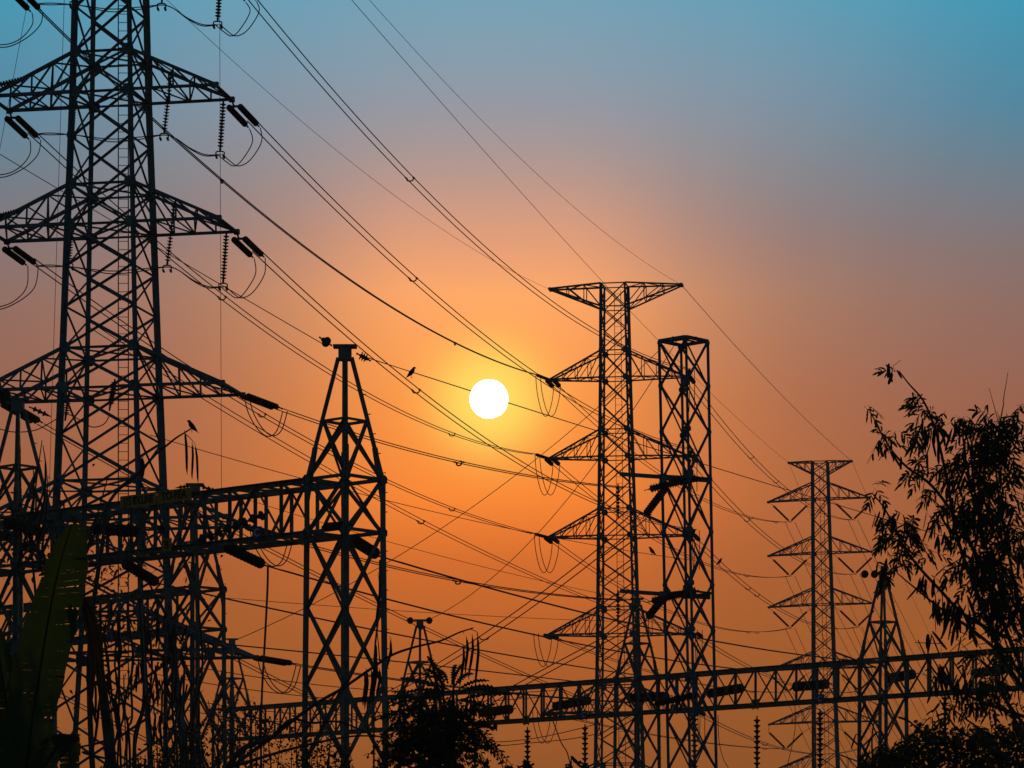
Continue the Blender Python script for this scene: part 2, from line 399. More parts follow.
# ------------------------------------------------------------------ substation gantries
def make_column(root, c, th, zb, zt, zp, hb=.74, lw=.15, ringz=None, capdir=None):
    """square lattice column with a tapering peak: bracing mesh with legs and cap as sub-parts"""
    def cr(k, z):
        sx, sy = ((-1, -1), (1, -1), (1, 1), (-1, 1))[k % 4]
        if z > zt: h = hb + (.12 - hb) * (z - zt) / (zp - .3 - zt)
        else: h = hb + .10 * max(0, (zb - z)) / zb
        return Vector((c.x + h * (sx * math.cos(th) - sy * math.sin(th)), c.y + h * (sx * math.sin(th) + sy * math.cos(th)), z))
    ringz = ringz or zt + (zp - zt) * .44
    lv = [0]; nlow = 6
    for i in range(1, nlow + 1): lv.append(zb * i / nlow)
    lv.append(zt); lv.append(ringz)
    mb = MB()
    for k in range(4):
        nv = (cr(k, 0) + cr(k + 1, 0)) / 2 - c; nv.z = 0; nv.normalize(); off = nv * -.025
        for a, b in zip(lv, lv[1:]):
            mb.angle(cr(k, a), cr(k + 1, b), .085, nv); mb.angle(cr(k + 1, a) + off, cr(k, b) + off, .085, nv)
        for z in (zb, zt, ringz): mb.angle(cr(k, z), cr(k + 1, z), .10 if z < ringz else .075, Vector((0, 0, 1)))
        for z in (zb, zt): mb.plate(cr(k, z) + nv * .05, nv, .15); mb.plate(cr(k + 1, z) + nv * .055, nv, .15)
    colm = mb.build('column', M['rust'], root)
    for k in range(4):
        lg = MB(); out = cr(k, 0) - c; out.z = 0
        lg.angle(cr(k, 0), cr(k, zb), lw * 1.1, out); lg.angle(cr(k, zb), cr(k, zt), lw, out); lg.angle(cr(k, zt), cr(k, zp - .3), lw * .8, out)
        lg.angle(cr(k, zt - .6), cr(k, zt + .9), lw * 1.05, out)
        if k in (1, 2):
            o = out.normalized()
            for i in range(26):
                z = 3 + i * .55
                if z < zp - .8: lg.bar(cr(k, z), cr(k, z) + o * .15 + Vector((.0, 0, .02)), .025)
        lg.build('leg', M['rust'], colm)
    cp = MB(); X, Yv, Z = Vector((1, 0, 0)), Vector((0, 1, 0)), Vector((0, 0, 1))
    cp.box(Vector((c.x, c.y, zp - .2)), X, Yv, Z, .36, .36, .36); cp.box(Vector((c.x, c.y, zp + .01)), X, Yv, Z, .66, .4, .07)
    cp.build('peak_cap', M['rust'], colm)
    return cr
def make_beam(root, a, b, zb, zt, hw, n, lw=.08, cw=.13):
    d = (b - a); d.z = 0; L = d.length; d.normalize(); w = Vector((-d.y, d.x, 0))
    pt = lambda s_, z, t: Vector((a.x, a.y, 0)) + d * (L * t) + w * (hw * s_) + Vector((0, 0, z))
    mb = MB()
    for s_ in (-1, 1):
        for i in range(n + 1):
            if 0 < i < n: mb.angle(pt(s_, zb, i / n), pt(s_, zt, i / n), lw, w * s_)
            if i < n:
                if i % 2: mb.angle(pt(s_, zb, i / n), pt(s_, zt, (i + 1) / n), lw * .85, w * s_)
                else: mb.angle(pt(s_, zt, i / n), pt(s_, zb, (i + 1) / n), lw * .85, w * s_)
    for z in (zb, zt):
        for i in range(n):
            q = 1 if i % 2 else -1
            mb.angle(pt(-q, z, i / n), pt(q, z, (i + 1) / n), lw * .8); mb.angle(pt(-1, z, i / n), pt(1, z, i / n), lw * .8)
    bm = mb.build('beam', M['rust'], root)
    for s_ in (-1, 1):
        for z in (zb, zt):
            ch = MB(); ch.angle(pt(s_, z, 0), pt(s_, z, 1), cw * 1.15, w * s_); ch.build('chord', M['rust'], bm)
    return pt, d, w

def gantry(label, cols, zb, zt, zp, hw, ngap):
    cs = [P(px, HZ, Y) for px, Y in cols]
    root = thing('substation_gantry', (cs[0].x, cs[0].y, 0), label, 'gantry')
    d = (cs[-1] - cs[0]); th = math.atan2(d.y, d.x); dn = Vector((math.cos(th), math.sin(th), 0))
    crs_ = [make_column(root, c, th, zb, zt, zp[i] if isinstance(zp, list) else zp, hw) for i, c in enumerate(cs)]
    beams = []
    for a, b in zip(cs, cs[1:]): beams.append(make_beam(root, a + dn * (hw + .02), b - dn * (hw + .02), zb, zt, hw, ngap))
    return cs, beams
g1c, g1b = gantry('near steel lattice gantry whose beam carries the long yellow name board', [(-300, 110.5), (18, 99), (345, 90)], 12.87, 14.36, [18.1, 18.1, 18.1], .74, 12)
g2c, g2b = gantry('second lattice gantry, behind the near one, ending in a column beside the yellow board', [(-260, 142), (-51, 129), (195, 119)], 12.87, 14.36, [18.1, 18.1, 18.25], .74, 12)
g3c, g3b = gantry('long far lattice gantry with peaked columns crossing the lower right', [(232, 180), (420, 169), (637, 158), (883, 147), (1170, 136)], 12.4, 14.1, 18.05, .74, 11)

# ------------------------------------------------------------------ insulators and wires
def stack(mb, a, b, r, n, core=.3, seg=10):
    a, b = Vector(a), Vector(b); d = b - a; u, v = basis(d); L = d.length
    prof = [(0, r * core * .7)]
    for i in range(n):
        t0 = (i + .15) / n; w = .8 / n
        prof += [(t0, r * core), (t0 + w * .12, r * .92), (t0 + w * .34, r), (t0 + w * .55, r * .55), (t0 + w, r * core)]
    prof.append((1, r * core * .7))
    mb.tube([a + d * t for t, _ in prof], [q for _, q in prof], seg)
IG = {}
def insulator(name, label, a, b, r, n, group=None, core=.3, tail=.25, yoke=False, twin=0.0, link=None):
    a, b = Vector(a), Vector(b); root = thing(name, a, label, 'insulator', group); d = (b - a).normalized()
    hv = Vector((d.y, -d.x, 0)); hv = hv.normalized() if abs(d.z) < .9 else Vector((1, 0, 0))
    offs = [-twin / 2, twin / 2] if twin else [0]
    for o in offs:
        mb = MB(); stack(mb, a + hv * o + d * .12, b + hv * o, r, n, core); mb.build('disc_stack', M['porc'], root, smooth=False)
    ft = MB()
    if twin: ft.bar(a + d * .1 - hv * (twin / 2 + .06), a + d * .1 + hv * (twin / 2 + .06), .05, .08)
    else: ft.tube([a, a + d * .13], .035, 6)
    if link is not None: ft.tube([link, a + d * .1], .04, 6)
    ft.build('hanger', M['fitting'], root)
    for o in offs:
        ft = MB(); ft.tube([b + hv * o, b + hv * o + d * tail], [.045, .032], 6); ft.build('clamp', M['fitting'], root)
    if yoke:
        ft = MB(); e = b + d * tail; Zv = Vector((0, 0, 1))
        ft.tube([e - hv * .1 - Zv * .2, e - hv * .15 - Zv * .16, e - hv * .15 - Zv * .03, e - hv * .09, e + hv * .09, e + hv * .15 - Zv * .03, e + hv * .15 - Zv * .16, e + hv * .1 - Zv * .2], .026, 6)
        for sg in (-1, 1): ft.tube([e + hv * sg * .13 - Zv * .2 - Vector((0, .14, 0)), e + hv * sg * .13 - Zv * .2 + Vector((0, .14, 0))], .045, 6); ft.build('yoke', M['fitting'], root)
    return b + d * tail
def path3(A, B, sag, n=28): return [lerp(A, B, i / n) - Vector((0, 0, sag * 4 * (i / n) * (1 - i / n))) for i in range(n + 1)]
def sag_for(A, B, via):
    mx, my = via; dx, dy = B.x - A.x, B.y - A.y
    t = ((mx - 512) * A.y - F * A.x) / (F * dx - (mx - 512) * dy)
    t = min(max(t, .08), .92); p = lerp(A, B, t); z = CZ + (HZ - my) / F * p.y
    return (p.z - z) / (4 * t * (1 - t))
def bundle(label, A, B, via=None, sag=None, sep=.3, r=.022, spacers=(), sa=0.0, sb=0.0, group=None):
    A, B = Vector(A), Vector(B); sg = sag_for(A, B, via) if via else (sag or 0)
    pts = path3(A, B, sg, 40); L = (B - A).length
    d = (B - A); hv = Vector((d.y, -d.x, 0)).normalized()
    t0, t1 = sa / L, 1 - sb / L
    f = lambda t: lerp(A, B, t) - Vector((0, 0, sg * 4 * t * (1 - t)))
    root = thing('conductor_bundle', f(t0), label, 'power line', group)
    for o in (-sep / 2, sep / 2):
        mb = MB(); mb.tube([f(t0 + (t1 - t0) * i / 40) + hv * o for i in range(41)], r, 5); mb.build('conductor', M['wire'], root)
    for sx_ in spacers:
        k_ = (sx_ - 512) / F; t = (k_ * A.y - A.x) / (d.x - k_ * d.y)
        if not .02 < t < .99: continue
        mb = MB(); c = f(t); mb.tube(smooth_pts([c - hv * sep / 2, c - hv * sep * .3 - Vector((0, 0, .12)), c + hv * sep * .3 - Vector((0, 0, .12)), c + hv * sep / 2], 3), .03, 6)
        for o in (-1, 1): mb.tube([c + hv * o * sep / 2 - d.normalized() * .12, c + hv * o * sep / 2 + d.normalized() * .12], .04, 6)
        mb.build('spacer', M['fitting'], root)
    return f
def wire(name, label, A, B, via=None, sag=0.0, r=.018, group=None, cat='wire'):
    A, B = Vector(A), Vector(B); sg = sag_for(A, B, via) if via else sag
    mb = MB(); mb.tube(path3(A, B, sg, 36), r, 5)
    return tag(mb.build(name, M['wire'], None, A), label, cat, group)
def cable(name, label, pts, r=.02, cat='cable', group=None, k=6):
    mb = MB(); pts = smooth_pts(pts, k); mb.tube(pts, r, 5); return tag(mb.build(name, M['wire'], None, pts[0]), label, cat, group)
def tension_pair(label, f, t_len, L_wire, tip, r, n, twin, group):
    pass

LV = ['top', 'second', 'third', 'fourth', 'fifth', 'sixth']
def strain(label, tip, other, sg, length, r, n, twin, group, core=.55, link=None):
    """twin strain string from an arm tip along the outgoing wire"""
    d = other - tip; t = length / d.length
    e = tip + d * t - Vector((0, 0, sg * 4 * t * (1 - t)))
    e = tip + (e - tip).normalized() * length
    insulator('strain_insulator', label, tip, e - (e - tip).normalized() * .3, r, n, group, core, .3, False, twin, link)
    dd = (e - tip).normalized(); hv = Vector((dd.y, -dd.x, 0)).normalized()
    return e - hv * twin / 2, e + hv * twin / 2, dd

# --- big pylon -> middle pylon, three upper levels each side
ENDS = {}
vR = [(412, 180), (414, 279), (420, 393)]
vL = [(275, 224), (268, 331), (300, 436)]
side_lab = {1: 'right', -1: 'left'}
spR, spL = [(410,), (413,), (416,)], [(222, 455), (222, 452), (262, 452)]
for i in range(3):
    for sd, tips, ends, via in ((1, bigR, midR, vR[i]), (-1, bigL, midL, vL[i])):
        A = tips[i]['far']; B = ends[i]['mid'].copy(); arm_ = f"{LV[i]} {side_lab[sd]} arm"
        B2 = B + Vector((-.95, -2.2, -.02)) if sd < 0 else B + Vector((.1, -2.2, .1))
        sg = sag_for(A, B2, via)
        bundle(f"twin conductors from the {arm_} of the largest pylon to the middle pylon", A, B2, via, sep=.34 if (sd > 0 or i) else .09, r=.023 if (sd > 0 or i) else .027,
               spacers=spR[i] if sd > 0 else spL[i], sa=2.3, group='twin conductors between the big and the middle pylon')
        ENDS[(i, sd)] = strain(f"double strain insulator at the {arm_} tip of the largest pylon", A + Vector((.05, 0, -.22)), B2, sg, 2.35, .12, 13, .42, 'strain insulators on the big pylon', .6, A + Vector((0, 0, -.04)))
        insulator('strain_insulator', f"short strain insulator on the {arm_} tip of middle pylon facing the largest pylon", B, B2 + (B - B2).normalized() * .25, .11, 12, 'strain insulators on the middle pylon', .75)

bundle('twin conductors from behind the largest pylon to the fourth right arm of the middle one', P(92, 326, 119), midR[3]['mid'], (421, 521), sep=.34, r=.019, spacers=(421,), group='twin conductors between the big and the middle pylon')
# --- lower three levels of the big pylon run to the boxy tower
low_via = [(463, 463), (460, 581), (500, 692)]
rectpt = [P(650, 489, RY - .5), P(652, 601, RY - .5), P(655, 704, RY - .5)]
for i in range(3):
    A = bigR[3 + i]['far']; B = rectpt[i]; sg = sag_for(A, B, low_via[i])
    bundle(f"twin conductors from the {LV[3+i]} right arm of the largest pylon to the boxy tower", A, B, low_via[i], sep=.3, r=.02, spacers=((459,), (458,), (520,))[i], sa=2.0, sb=1.6, group='twin conductors to the boxy tower')
    ENDS[(3 + i, 1)] = strain(f"fat strain insulator at the {LV[3+i]} right arm tip of the largest pylon", A, B, sg, 2.0, .11, 14, .24, 'strain insulators on the big pylon', .85)
    insulator('strain_insulator', f"{('upper','lower','lowest')[i]} level strain insulator pointing left from the boxy tower", P(699, (477, 590, 694)[i], RY - .6), B + Vector((0, 0, 0)), .2, 18, 'strain insulators on the boxy tower', .75)
    A2 = bigL[3 + i]['far']; B2 = P(640, 722 + 125 * i, 175); sg2 = sag_for(A2, B2, (359, 596 + 125 * i))
    bundle(f"twin conductors from the {LV[3+i]} left arm of the largest pylon, passing behind its body", A2, B2, sag=sg2, sep=.3, r=.02, spacers=(421,), sa=2.5, sb=1, group='twin conductors to the boxy tower')
    strain(f"double strain insulator at the tip of the {LV[3+i]} left arm of the largest pylon", A2, B2, sg2, 2.4, .13, 16, .3, 'strain insulators on the big pylon', .8)
# diagonal strain strings of the boxy tower with twin wires falling to the lower left
for i, (a, b, e, via) in enumerate([((667, 486), (646, 514), (392, 692), (484, 637)), ((670, 590), (648, 617), (430, 735), (520, 685))]):
    A, B = P(*a, RY), P(*b, RY + 1.5); E = P(*e, 172)
    insulator('strain_insulator', ('upper' if i == 0 else 'lower') + ' slanting strain insulator pointing down left from the boxy tower', A, B, .18, 11, 'strain insulators on the boxy tower', .65)
    bundle(('upper' if i == 0 else 'lower') + ' twin wires rising steeply from the far gantry to the boxy tower', B, E, via, sep=.5, r=.026, spacers=((484,), (520, 441))[i], group='twin wires rising to the boxy tower')
    w = insulator('post_insulator', 'dark upright insulator below the ' + ('upper' if i == 0 else 'lower') + ' strain arm of the boxy tower', P(618, (484, 590)[i], RY), P(618, (512, 618)[i], RY), .1, 7, 'upright insulators at the boxy tower')

# --- middle pylon -> far pylon with V strings
MEND = {}
vl = [(790, 522), (790, 576), (790, 628), (788, 692), (786, 749)]
vr = [(853, 520), (855, 574), (857, 627), (859, 691), (861, 748)]
viaL = [(720, 507), (720, 569), (720, 628), (700, 684), (700, 742)]
viaR = [(777, 482), (755, 527), (757, 594.5), (753, 669), (766, 744)]
for i in range(5):
    for sd, lst, ends, vias, tips in ((-1, midL, vl, viaL, farL), (1, midR, vr, viaR, farR)):
        A = lst[i]['mid']; B = P(*ends[i], FY); sg = sag_for(A, B, vias[i])
        bundle(f"twin conductors from the {LV[i]} {side_lab[sd]} arm of the middle pylon to the farthest", A, B, vias[i], sep=.4, r=.026, spacers=((751, 776), (747,), (748, 757), (752,), (765,))[i], sa=2.2, group='twin conductors between the middle and the farthest pylon')
        MEND[(i, sd)] = strain(f"strain insulator on the {LV[i]} {side_lab[sd]} arm tip of middle pylon facing the farthest", A, B, sg, 2.2, .15, 12, .45, 'strain insulators on the middle pylon', .8)
        # V string
        for q, sx in ((0, -1), (1, 1)):
            top = P(ends[i][0] + sx * 17.5, ends[i][1] - 17, FY); bot = P(ends[i][0] + sx * 1.5, ends[i][1] - 1.5, FY)
            insulator('v_string_insulator', f"{'left' if sx<0 else 'right'} half of V insulator under the {LV[i]} {side_lab[sd]} arm of the farthest pylon", top, bot, .13, 14, 'V shaped insulators on the farthest pylon', .8)
            tipx = (tips[i]['mid'] + Vector((0, 0, 0))) if sx == sd else P(ends[i][0] + sx * 26, ends[i][1] - 22, FY)
            wire('hanger_rod', f"rod on the {'left' if sx<0 else 'right'} V insulator half, {LV[i]} {side_lab[sd]} arm of the farthest pylon", tipx, top, r=.022, group='rods above the V insulators', cat='rod')
        if i < 4:
            E = P(ends[i][0] + 175, ends[i][1] + 300, 430)
            bundle(f"faint conductors falling down right from the {LV[i]} {side_lab[sd]} arm of the farthest pylon", B, E, sag=3.0, sep=1.0, r=.026, group='twin conductors beyond the farthest pylon')
    # jumper loops at the left tips of the middle pylon
for i in range(5):
    for sd, lst in ((-1, midL), (1, midR)):
        t = lst[i]['mid']; d = (35, 35, 34, 31, 30)[i] / F * CY
        for q in (0, 1):
            s0 = t + (Vector((-.95, -2.2, -.02)) if sd < 0 else Vector((.1, -2.2, .1))) + Vector((.3 * q, 0, -.05)); e1 = MEND[(i, sd)][q] + MEND[(i, sd)][2] * .12
            g_ = lambda u_, dz: lerp(s0, e1, u_) - Vector((0, 0, dz))
            pts = [g_(0, 0), g_(.08, d * .45), g_(.28, d * .86), g_(.5, d), g_(.72, d * .84), g_(.92, d * .4), g_(1, 0)]
            cable('jumper_cable', f"{'outer' if q == 0 else 'inner'} jumper loop under the {LV[i]} {side_lab[sd]} arm tip of the middle pylon", pts, .025, group='jumper loops on the middle pylon')

# --- suspension strings and jumpers on the big pylon
for i in range(3):
    dy = arm_y[i] - arm_y[1]; dx = (-2.5, 0, 3)[i]
    yk = insulator('suspension_insulator', f"hanging insulator string under the tip of the {LV[i]} right arm of the largest pylon", P(223.5 + dx, 100 + dy, BY - .6), P(220.3 + dx, 148 + dy, BY - .6), .11, 14, 'hanging insulators on the big pylon', .22, .12, True)
    y2 = insulator('suspension_insulator', f"hanging insulator string halfway along the {LV[i]} right arm of the largest pylon", P(171.5 + dx, 70 + dy, BY - .8), P(164.5 + dx, 130 + dy, BY - .3), .11, 18, 'hanging insulators on the big pylon', .22, .12, True)
    y3 = insulator('suspension_insulator', f"hanging insulator string against the left legs of the largest pylon at its {LV[i]} arm", P(75 + dx * -1, 92 + dy, BY + .6), P(72 - dx, 128 + dy, BY + .6), .11, 12, 'hanging insulators on the big pylon', .22, .12, True)
    y4 = insulator('suspension_insulator', f"slanting insulator string leaving the {LV[i]} left arm of the largest pylon to the left", P(28 + (3, 0, -5)[i], 78 + dy, BY), P(-26, 91 + dy, BY - 1), .11, 18, 'hanging insulators on the big pylon', .25)
    for q in (0, 1):
        o = 9 * q; w_ = 'outer' if q else 'inner'
        cable('jumper_cable', f"{w_} jumper cable looping below the {LV[i]} right arm tip of the largest pylon", [ENDS[(i, 1)][q] + ENDS[(i, 1)][2] * .15, P(252.5 + o * 1.0 + dx, 142 + dy, BY + 1.1), P(242 + o * .9 + dx, 160 + dy, BY + .4), P(234 + o * .5 + dx, 166 + dy, BY), P(226 + o * .5 + dx, 161.5 + dy, BY - .4), P(217 + o * .6 + dx, 154 + dy, BY - .6)], .02, group='jumper cables on the big pylon')
        cable('jumper_cable', f"{w_} jumper cable slung behind the body of the largest pylon at its {LV[i]} arm", [P(219 + o * .4 + dx, 154.5 + dy, BY - .6), P(205 + dx, 154.5 + o * .15 + dy, BY - .5), P(190 + dx, 148 + o * .1 + dy, BY - .4), P(176 + dx, 138.5 + dy, BY - .3), P(164 + dx, 135 + dy, BY - .3), P(140, 137 + o * .25 + dy, BY), P(110, 139 + o * .3 + dy, BY + .4), P(75 - dx, 135 + dy, BY + .6), P(50, 133 + o * .2 + dy, BY + .8), P(36, 134 + dy, BY + 1)], .02, group='jumper cables on the big pylon')
        cable('jumper_cable', f"{w_} jumper cable curving out of view below the {LV[i]} left arm of the largest pylon", [ENDS[(i, -1)][q] + ENDS[(i, -1)][2] * .15, P(30 + o * .9 - dx, 154 + dy, BY + 1.8), P(20 + o * .6 - dx, 167 + dy, BY + .6), P(6 - dx, 174 + o * .3 + dy, BY), P(-10, 174 + o * .2 + dy, BY - .4), P(-22, 168 + dy, BY - .8)], .02, group='jumper cables on the big pylon')
for i in range(3):
    t = bigR[3 + i]['far']; y = (393, 525, 656)[i]
    yo = y - 393 + (0, 14, -14)[i] * 0
    for q in (0, 1):
        o = 8.5 * q; w_ = 'right' if q else 'left'
        b0 = 4 * i
        e, dd = ENDS[(3 + i, 1)][q], ENDS[(3 + i, 1)][2]; s0 = e - dd * 1.75; e1 = e + dd * .25; Zv = Vector((0, 0, 1))
        g_ = lambda t, dz: lerp(s0, e1, t) - Zv * dz
        cable('jumper_cable', f"{w_} U shaped jumper loop below the {LV[3+i]} right arm tip of the largest pylon", [g_(0, .1), g_(.1, .55), g_(.33, .98), g_(.6, 1.12), g_(.84, .8), g_(1, .03)], .021, group='jumper cables on the big pylon')
# lower left arms: hanging strings seen through the body
insulator('suspension_insulator', 'dark insulator tilted inside the body of the largest pylon at its fourth arm', P(115, 379, BY), P(110.5, 404, BY), .13, 12, 'hanging insulators on the big pylon', .7)
insulator('suspension_insulator', 'insulator string hanging at the left legs of the largest pylon under its fourth arm', P(69, 392, BY + .6), P(66, 414, BY + .6), .12, 8, 'hanging insulators on the big pylon', .25)
cable('jumper_cable', 'slack jumper cables drooping through the body of the largest pylon below its fourth arm', [P(-4, 428, BY - 1), P(14, 432, BY), P(36, 430, BY), P(55, 420, BY), P(66, 414, BY + .6), P(80, 420, BY), P(92, 427, BY), P(104, 424, BY), P(110, 414, BY)], .02)

# --- earth wires
tipER = midER['mid']; tipEL = midEL['mid']
E0 = P(300, -80, 112)
wire('earth_wire', 'thin earth wire reaching the right tip of the middle pylon crossbar', P(300, -80, 112), tipER, (520, 158), r=.010, group='earth wires')
wire('earth_wire', 'thin earth wire passing behind the middle pylon top to the farthest pylon', P(300, -60, 112), farEL['mid'], (602, 281), r=.013, group='earth wires')
wire('earth_wire', 'thin earth wire from the largest pylon to the left tip of the middle crossbar', P(100, -65, BY), tipEL, (300, 120), r=.010, group='earth wires')
wire('earth_wire', 'thin earth wire dropping from the right tip of the middle pylon to the farthest pylon', tipER, farER['mid'], (770, 383), r=.02, group='earth wires')
wire('earth_wire', 'faint earth wire falling to the lower right from the farthest pylon right tip', farER['mid'], P(1010, 790, 430), (915, 603), r=.016, group='earth wires')
wire('earth_wire', 'faint earth wire falling from the farthest pylon left tip behind its arms', farEL['mid'], P(940, 790, 430), (830, 560), r=.016, group='earth wires')
g1top = Vector((g1c[2].x, g1c[2].y, 18.12))
wire('shield_wire', 'long shield wire from the left edge down to the peak of the near gantry column', P(-160, 58, 102), g1top + Vector((-.55, .2, .05)), (55, 187), r=.013, group='shield wires')
wire('shield_wire', 'shield wire from the near gantry peak past the low right of the sun', g1top + Vector((.55, .3, -.25)), P(1350, 640, 225), (594, 430), r=.016, group='shield wires')
rt = rect.axis(rzf(338))
wire('shield_wire', 'thin diagonal wire from the boxy tower top down to the small far mast', rt + Vector((-.2, 0, 0)), P(424, 622, 169), (520, 552), r=.017, group='shield wires')
wire('shield_wire', 'thin diagonal wire from the boxy tower top down to the second gantry at the left', rt + Vector((-.8, 0, -.3)), P(236, 640, 119.5), (430, 536), r=.015, group='shield wires')
wire('shield_wire', 'thin wire from the small gantry cap beside the yellow board going right', P(208, 487, 119), P(650, 603, 158), (400, 545), r=.012, group='shield wires')
wire('shield_wire', 'thin wire sloping right above the near gantry from the largest pylon body', P(150, 435, BY), P(690, 560, 160), (300, 478), r=.015, group='shield wires')
wire('shield_wire', 'thin level wire between the second gantry and the far one', P(228, 598, 120), P(640, 622, 160), (330, 606), r=.012, group='shield wires')
# hanging thin ropes
wire('hanging_rope', 'thin plumb straight rope hanging right of the largest pylon', P(219, -190, BY), P(221.5, 500, BY), r=.010, group='ropes beside the big pylon', cat='rope')
wire('hanging_rope', 'thin rope hanging left of the largest pylon legs', P(70, -190, BY + 3), P(49, 500, BY + 3), r=.010, group='ropes beside the big pylon', cat='rope')
wire('hanging_rope', 'thin slanting rope at the upper left corner', P(30, -10, BY + 4), P(-8, 190, BY + 4), r=.010, group='ropes beside the big pylon', cat='rope')

# --- gantry strain insulators, conductors
def gstring(label, a, b, Y0, Y1, r=.18, n=10, g='strain insulators on the near gantries', core=.6):
    return insulator('strain_insulator', label, P(*a, Y0), P(*b, Y1), r, n, g, core)
e1 = gstring('fat strain insulator below the near gantry column joint on the right', (352, 539), (376, 554), 90.5, 92)
e2 = gstring('fat strain insulator under the near gantry beam near the blue plate', (226, 547), (262, 564), 92.5, 95.5, .17)
e3 = gstring('fat strain insulator behind the yellow B plate left of the second gantry column', (124, 563), (156, 582), 95, 98, .17)
e4 = gstring('strain insulator on the second gantry column below the near beam', (197, 635), (218, 643), 118.5, 121)
e5 = gstring('string of separate round discs across the near beam left of the blue plate', (268, 513), (197, 541), 91.5, 90.5, .15, 8, core=.2)
e6 = gstring('horizontal strain insulator inside the near beam at the far left', (2, 521), (44, 533), 97.5, 97, .19)
e7 = gstring('horizontal strain insulator inside the near beam below the yellow board', (90, 528), (140, 532), 95.5, 94.5, .19)
e8 = gstring('disc insulator lying on the near beam close to the right column', (322, 527), (345, 525), 89.4, 89.0, .12)
gw = [('thick line from the near gantry right column to the far gantry', e1, P(860, 661, 148.5), (597, 616), .03),
      ('thick line from under the near beam middle to the far gantry', e2, P(768, 672, 152.5), (531, 634), .03),
      ('thick line from the near gantry left part to the far gantry', e3, P(692, 682, 156.5), (420, 639), .028),
      ('thick line from the second gantry column to the far gantry', e4, P(612, 686, 160), (420, 664), .027)]
for l, a, b, via, r in gw: wire('busbar_conductor', l, a, b, via, r=r, group='lines between the gantries')
for j, (y0, y1, x1) in enumerate([(664, 690, 560), (679, 697, 540), (697, 706, 430), (708, 712, 400)]):
    wire('busbar_conductor', f"level line low on the left behind the near gantry column, {('highest','second','third','lowest')[j]} of four", P(150, y0 - 6, 140), P(x1, y1, 168), sag=.7, r=.02, group='level lines behind the near gantry')
# vertical droppers
cable('dropper_cable', 'upright dropper cable hanging below the near gantry line', [P(268, 567, 96), P(267.5, 590, 96), P(265, 640, 96), P(262, 695, 96), P(261, 760, 96), P(260, 985, 96)], .035, cat='cable')
cable('dropper_cable', 'dropper cable along the right leg of the near gantry column', [P(380, 560, 90), P(379, 610, 90), P(375, 650, 90), P(374, 700, 90), P(374, 985, 90)], .03, cat='cable')
cable('dropper_cable', 'curved dropper cable right of the boxy tower foot', [P(718, 715, 150), P(719, 740, 150), P(723, 758, 150), P(730, 772, 150), P(738, 800, 150), P(742, 940, 150)], .018, cat='cable')
cable('dropper_cable', 'dropper cable slanting down from the far beam left of the middle pylon', [P(546, 703, 163), P(560, 740, 163), P(572, 775, 163), P(590, 940, 163)], .03, cat='cable')
cable('dropper_cable', 'dropper cable slanting down from the far beam beside the round tree', [P(480, 728, 165), P(492, 752, 165), P(505, 775, 165), P(540, 940, 165)], .03, cat='cable')
cable('dropper_cable', 'curved dropper cable below the far beam under the farthest pylon', [P(795, 704, 151), P(795, 730, 151), P(790, 755, 151), P(788, 768, 151), P(800, 775, 151), P(810, 930, 151)], .018, cat='cable')
for j, (xa, xb, ya, yb) in enumerate([(478, 512, 713, 709), (552, 590, 707, 700), (628, 668, 698, 696), (706, 742, 694, 688), (792, 828, 687, 684), (886, 914, 679, 674), (970, 1012, 674, 668)]):
    Y = 165 - (xa - 478) * 16 / 490
    gstring(f"horizontal strain insulator in the far beam, {('leftmost, beside the round tree', 'second, left of the middle pylon', 'third, in front of the middle pylon', 'fourth, right of the boxy tower', 'fifth, before the farthest pylon', 'sixth, at the right peaked column', 'last, among the right tree branches')[j]}",
            (xa, ya), (xb, yb), Y - 1.2, Y - 2.6, .25, 12, 'strain insulators in the far beam', .68)
for j, (x, y0, y1) in enumerate([(475, 731, 800), (527.5, 727, 775), (585, 724, 772), (694.5, 715, 775), (757, 716, 772), (820, 709, 768), (945, 694, 742)]):
    Y = 164 - (x - 478) * 16 / 490
    insulator('suspension_insulator', f"upright insulator string below the far beam, {('beside the round tree', 'below the leftmost yellow plate', 'below the left blue plate', 'in front of the boxy tower legs', 'below the right yellow plate', 'below the right blue plate', 'beside the right tree')[j]}",
              P(x, y0, Y), P(x, y1, Y), .17, int((y1 - y0) / 5.2), 'upright insulators below the far beam', .3, .2)
# twin jumper strings below far beam
for sg_, y in (('upper', 741), ('lower', 745)):
    cable('jumper_cable', f"{sg_} slack cable slung under the far beam left of the middle pylon", [P(440, y - 2, 166), P(490, y + 1, 166), P(530, y - 2, 165), P(570, y - 10 + (y - 741), 164), P(600, y - 18 + (y - 741) * 1.6, 163)], .022, group='cables under the far beam')

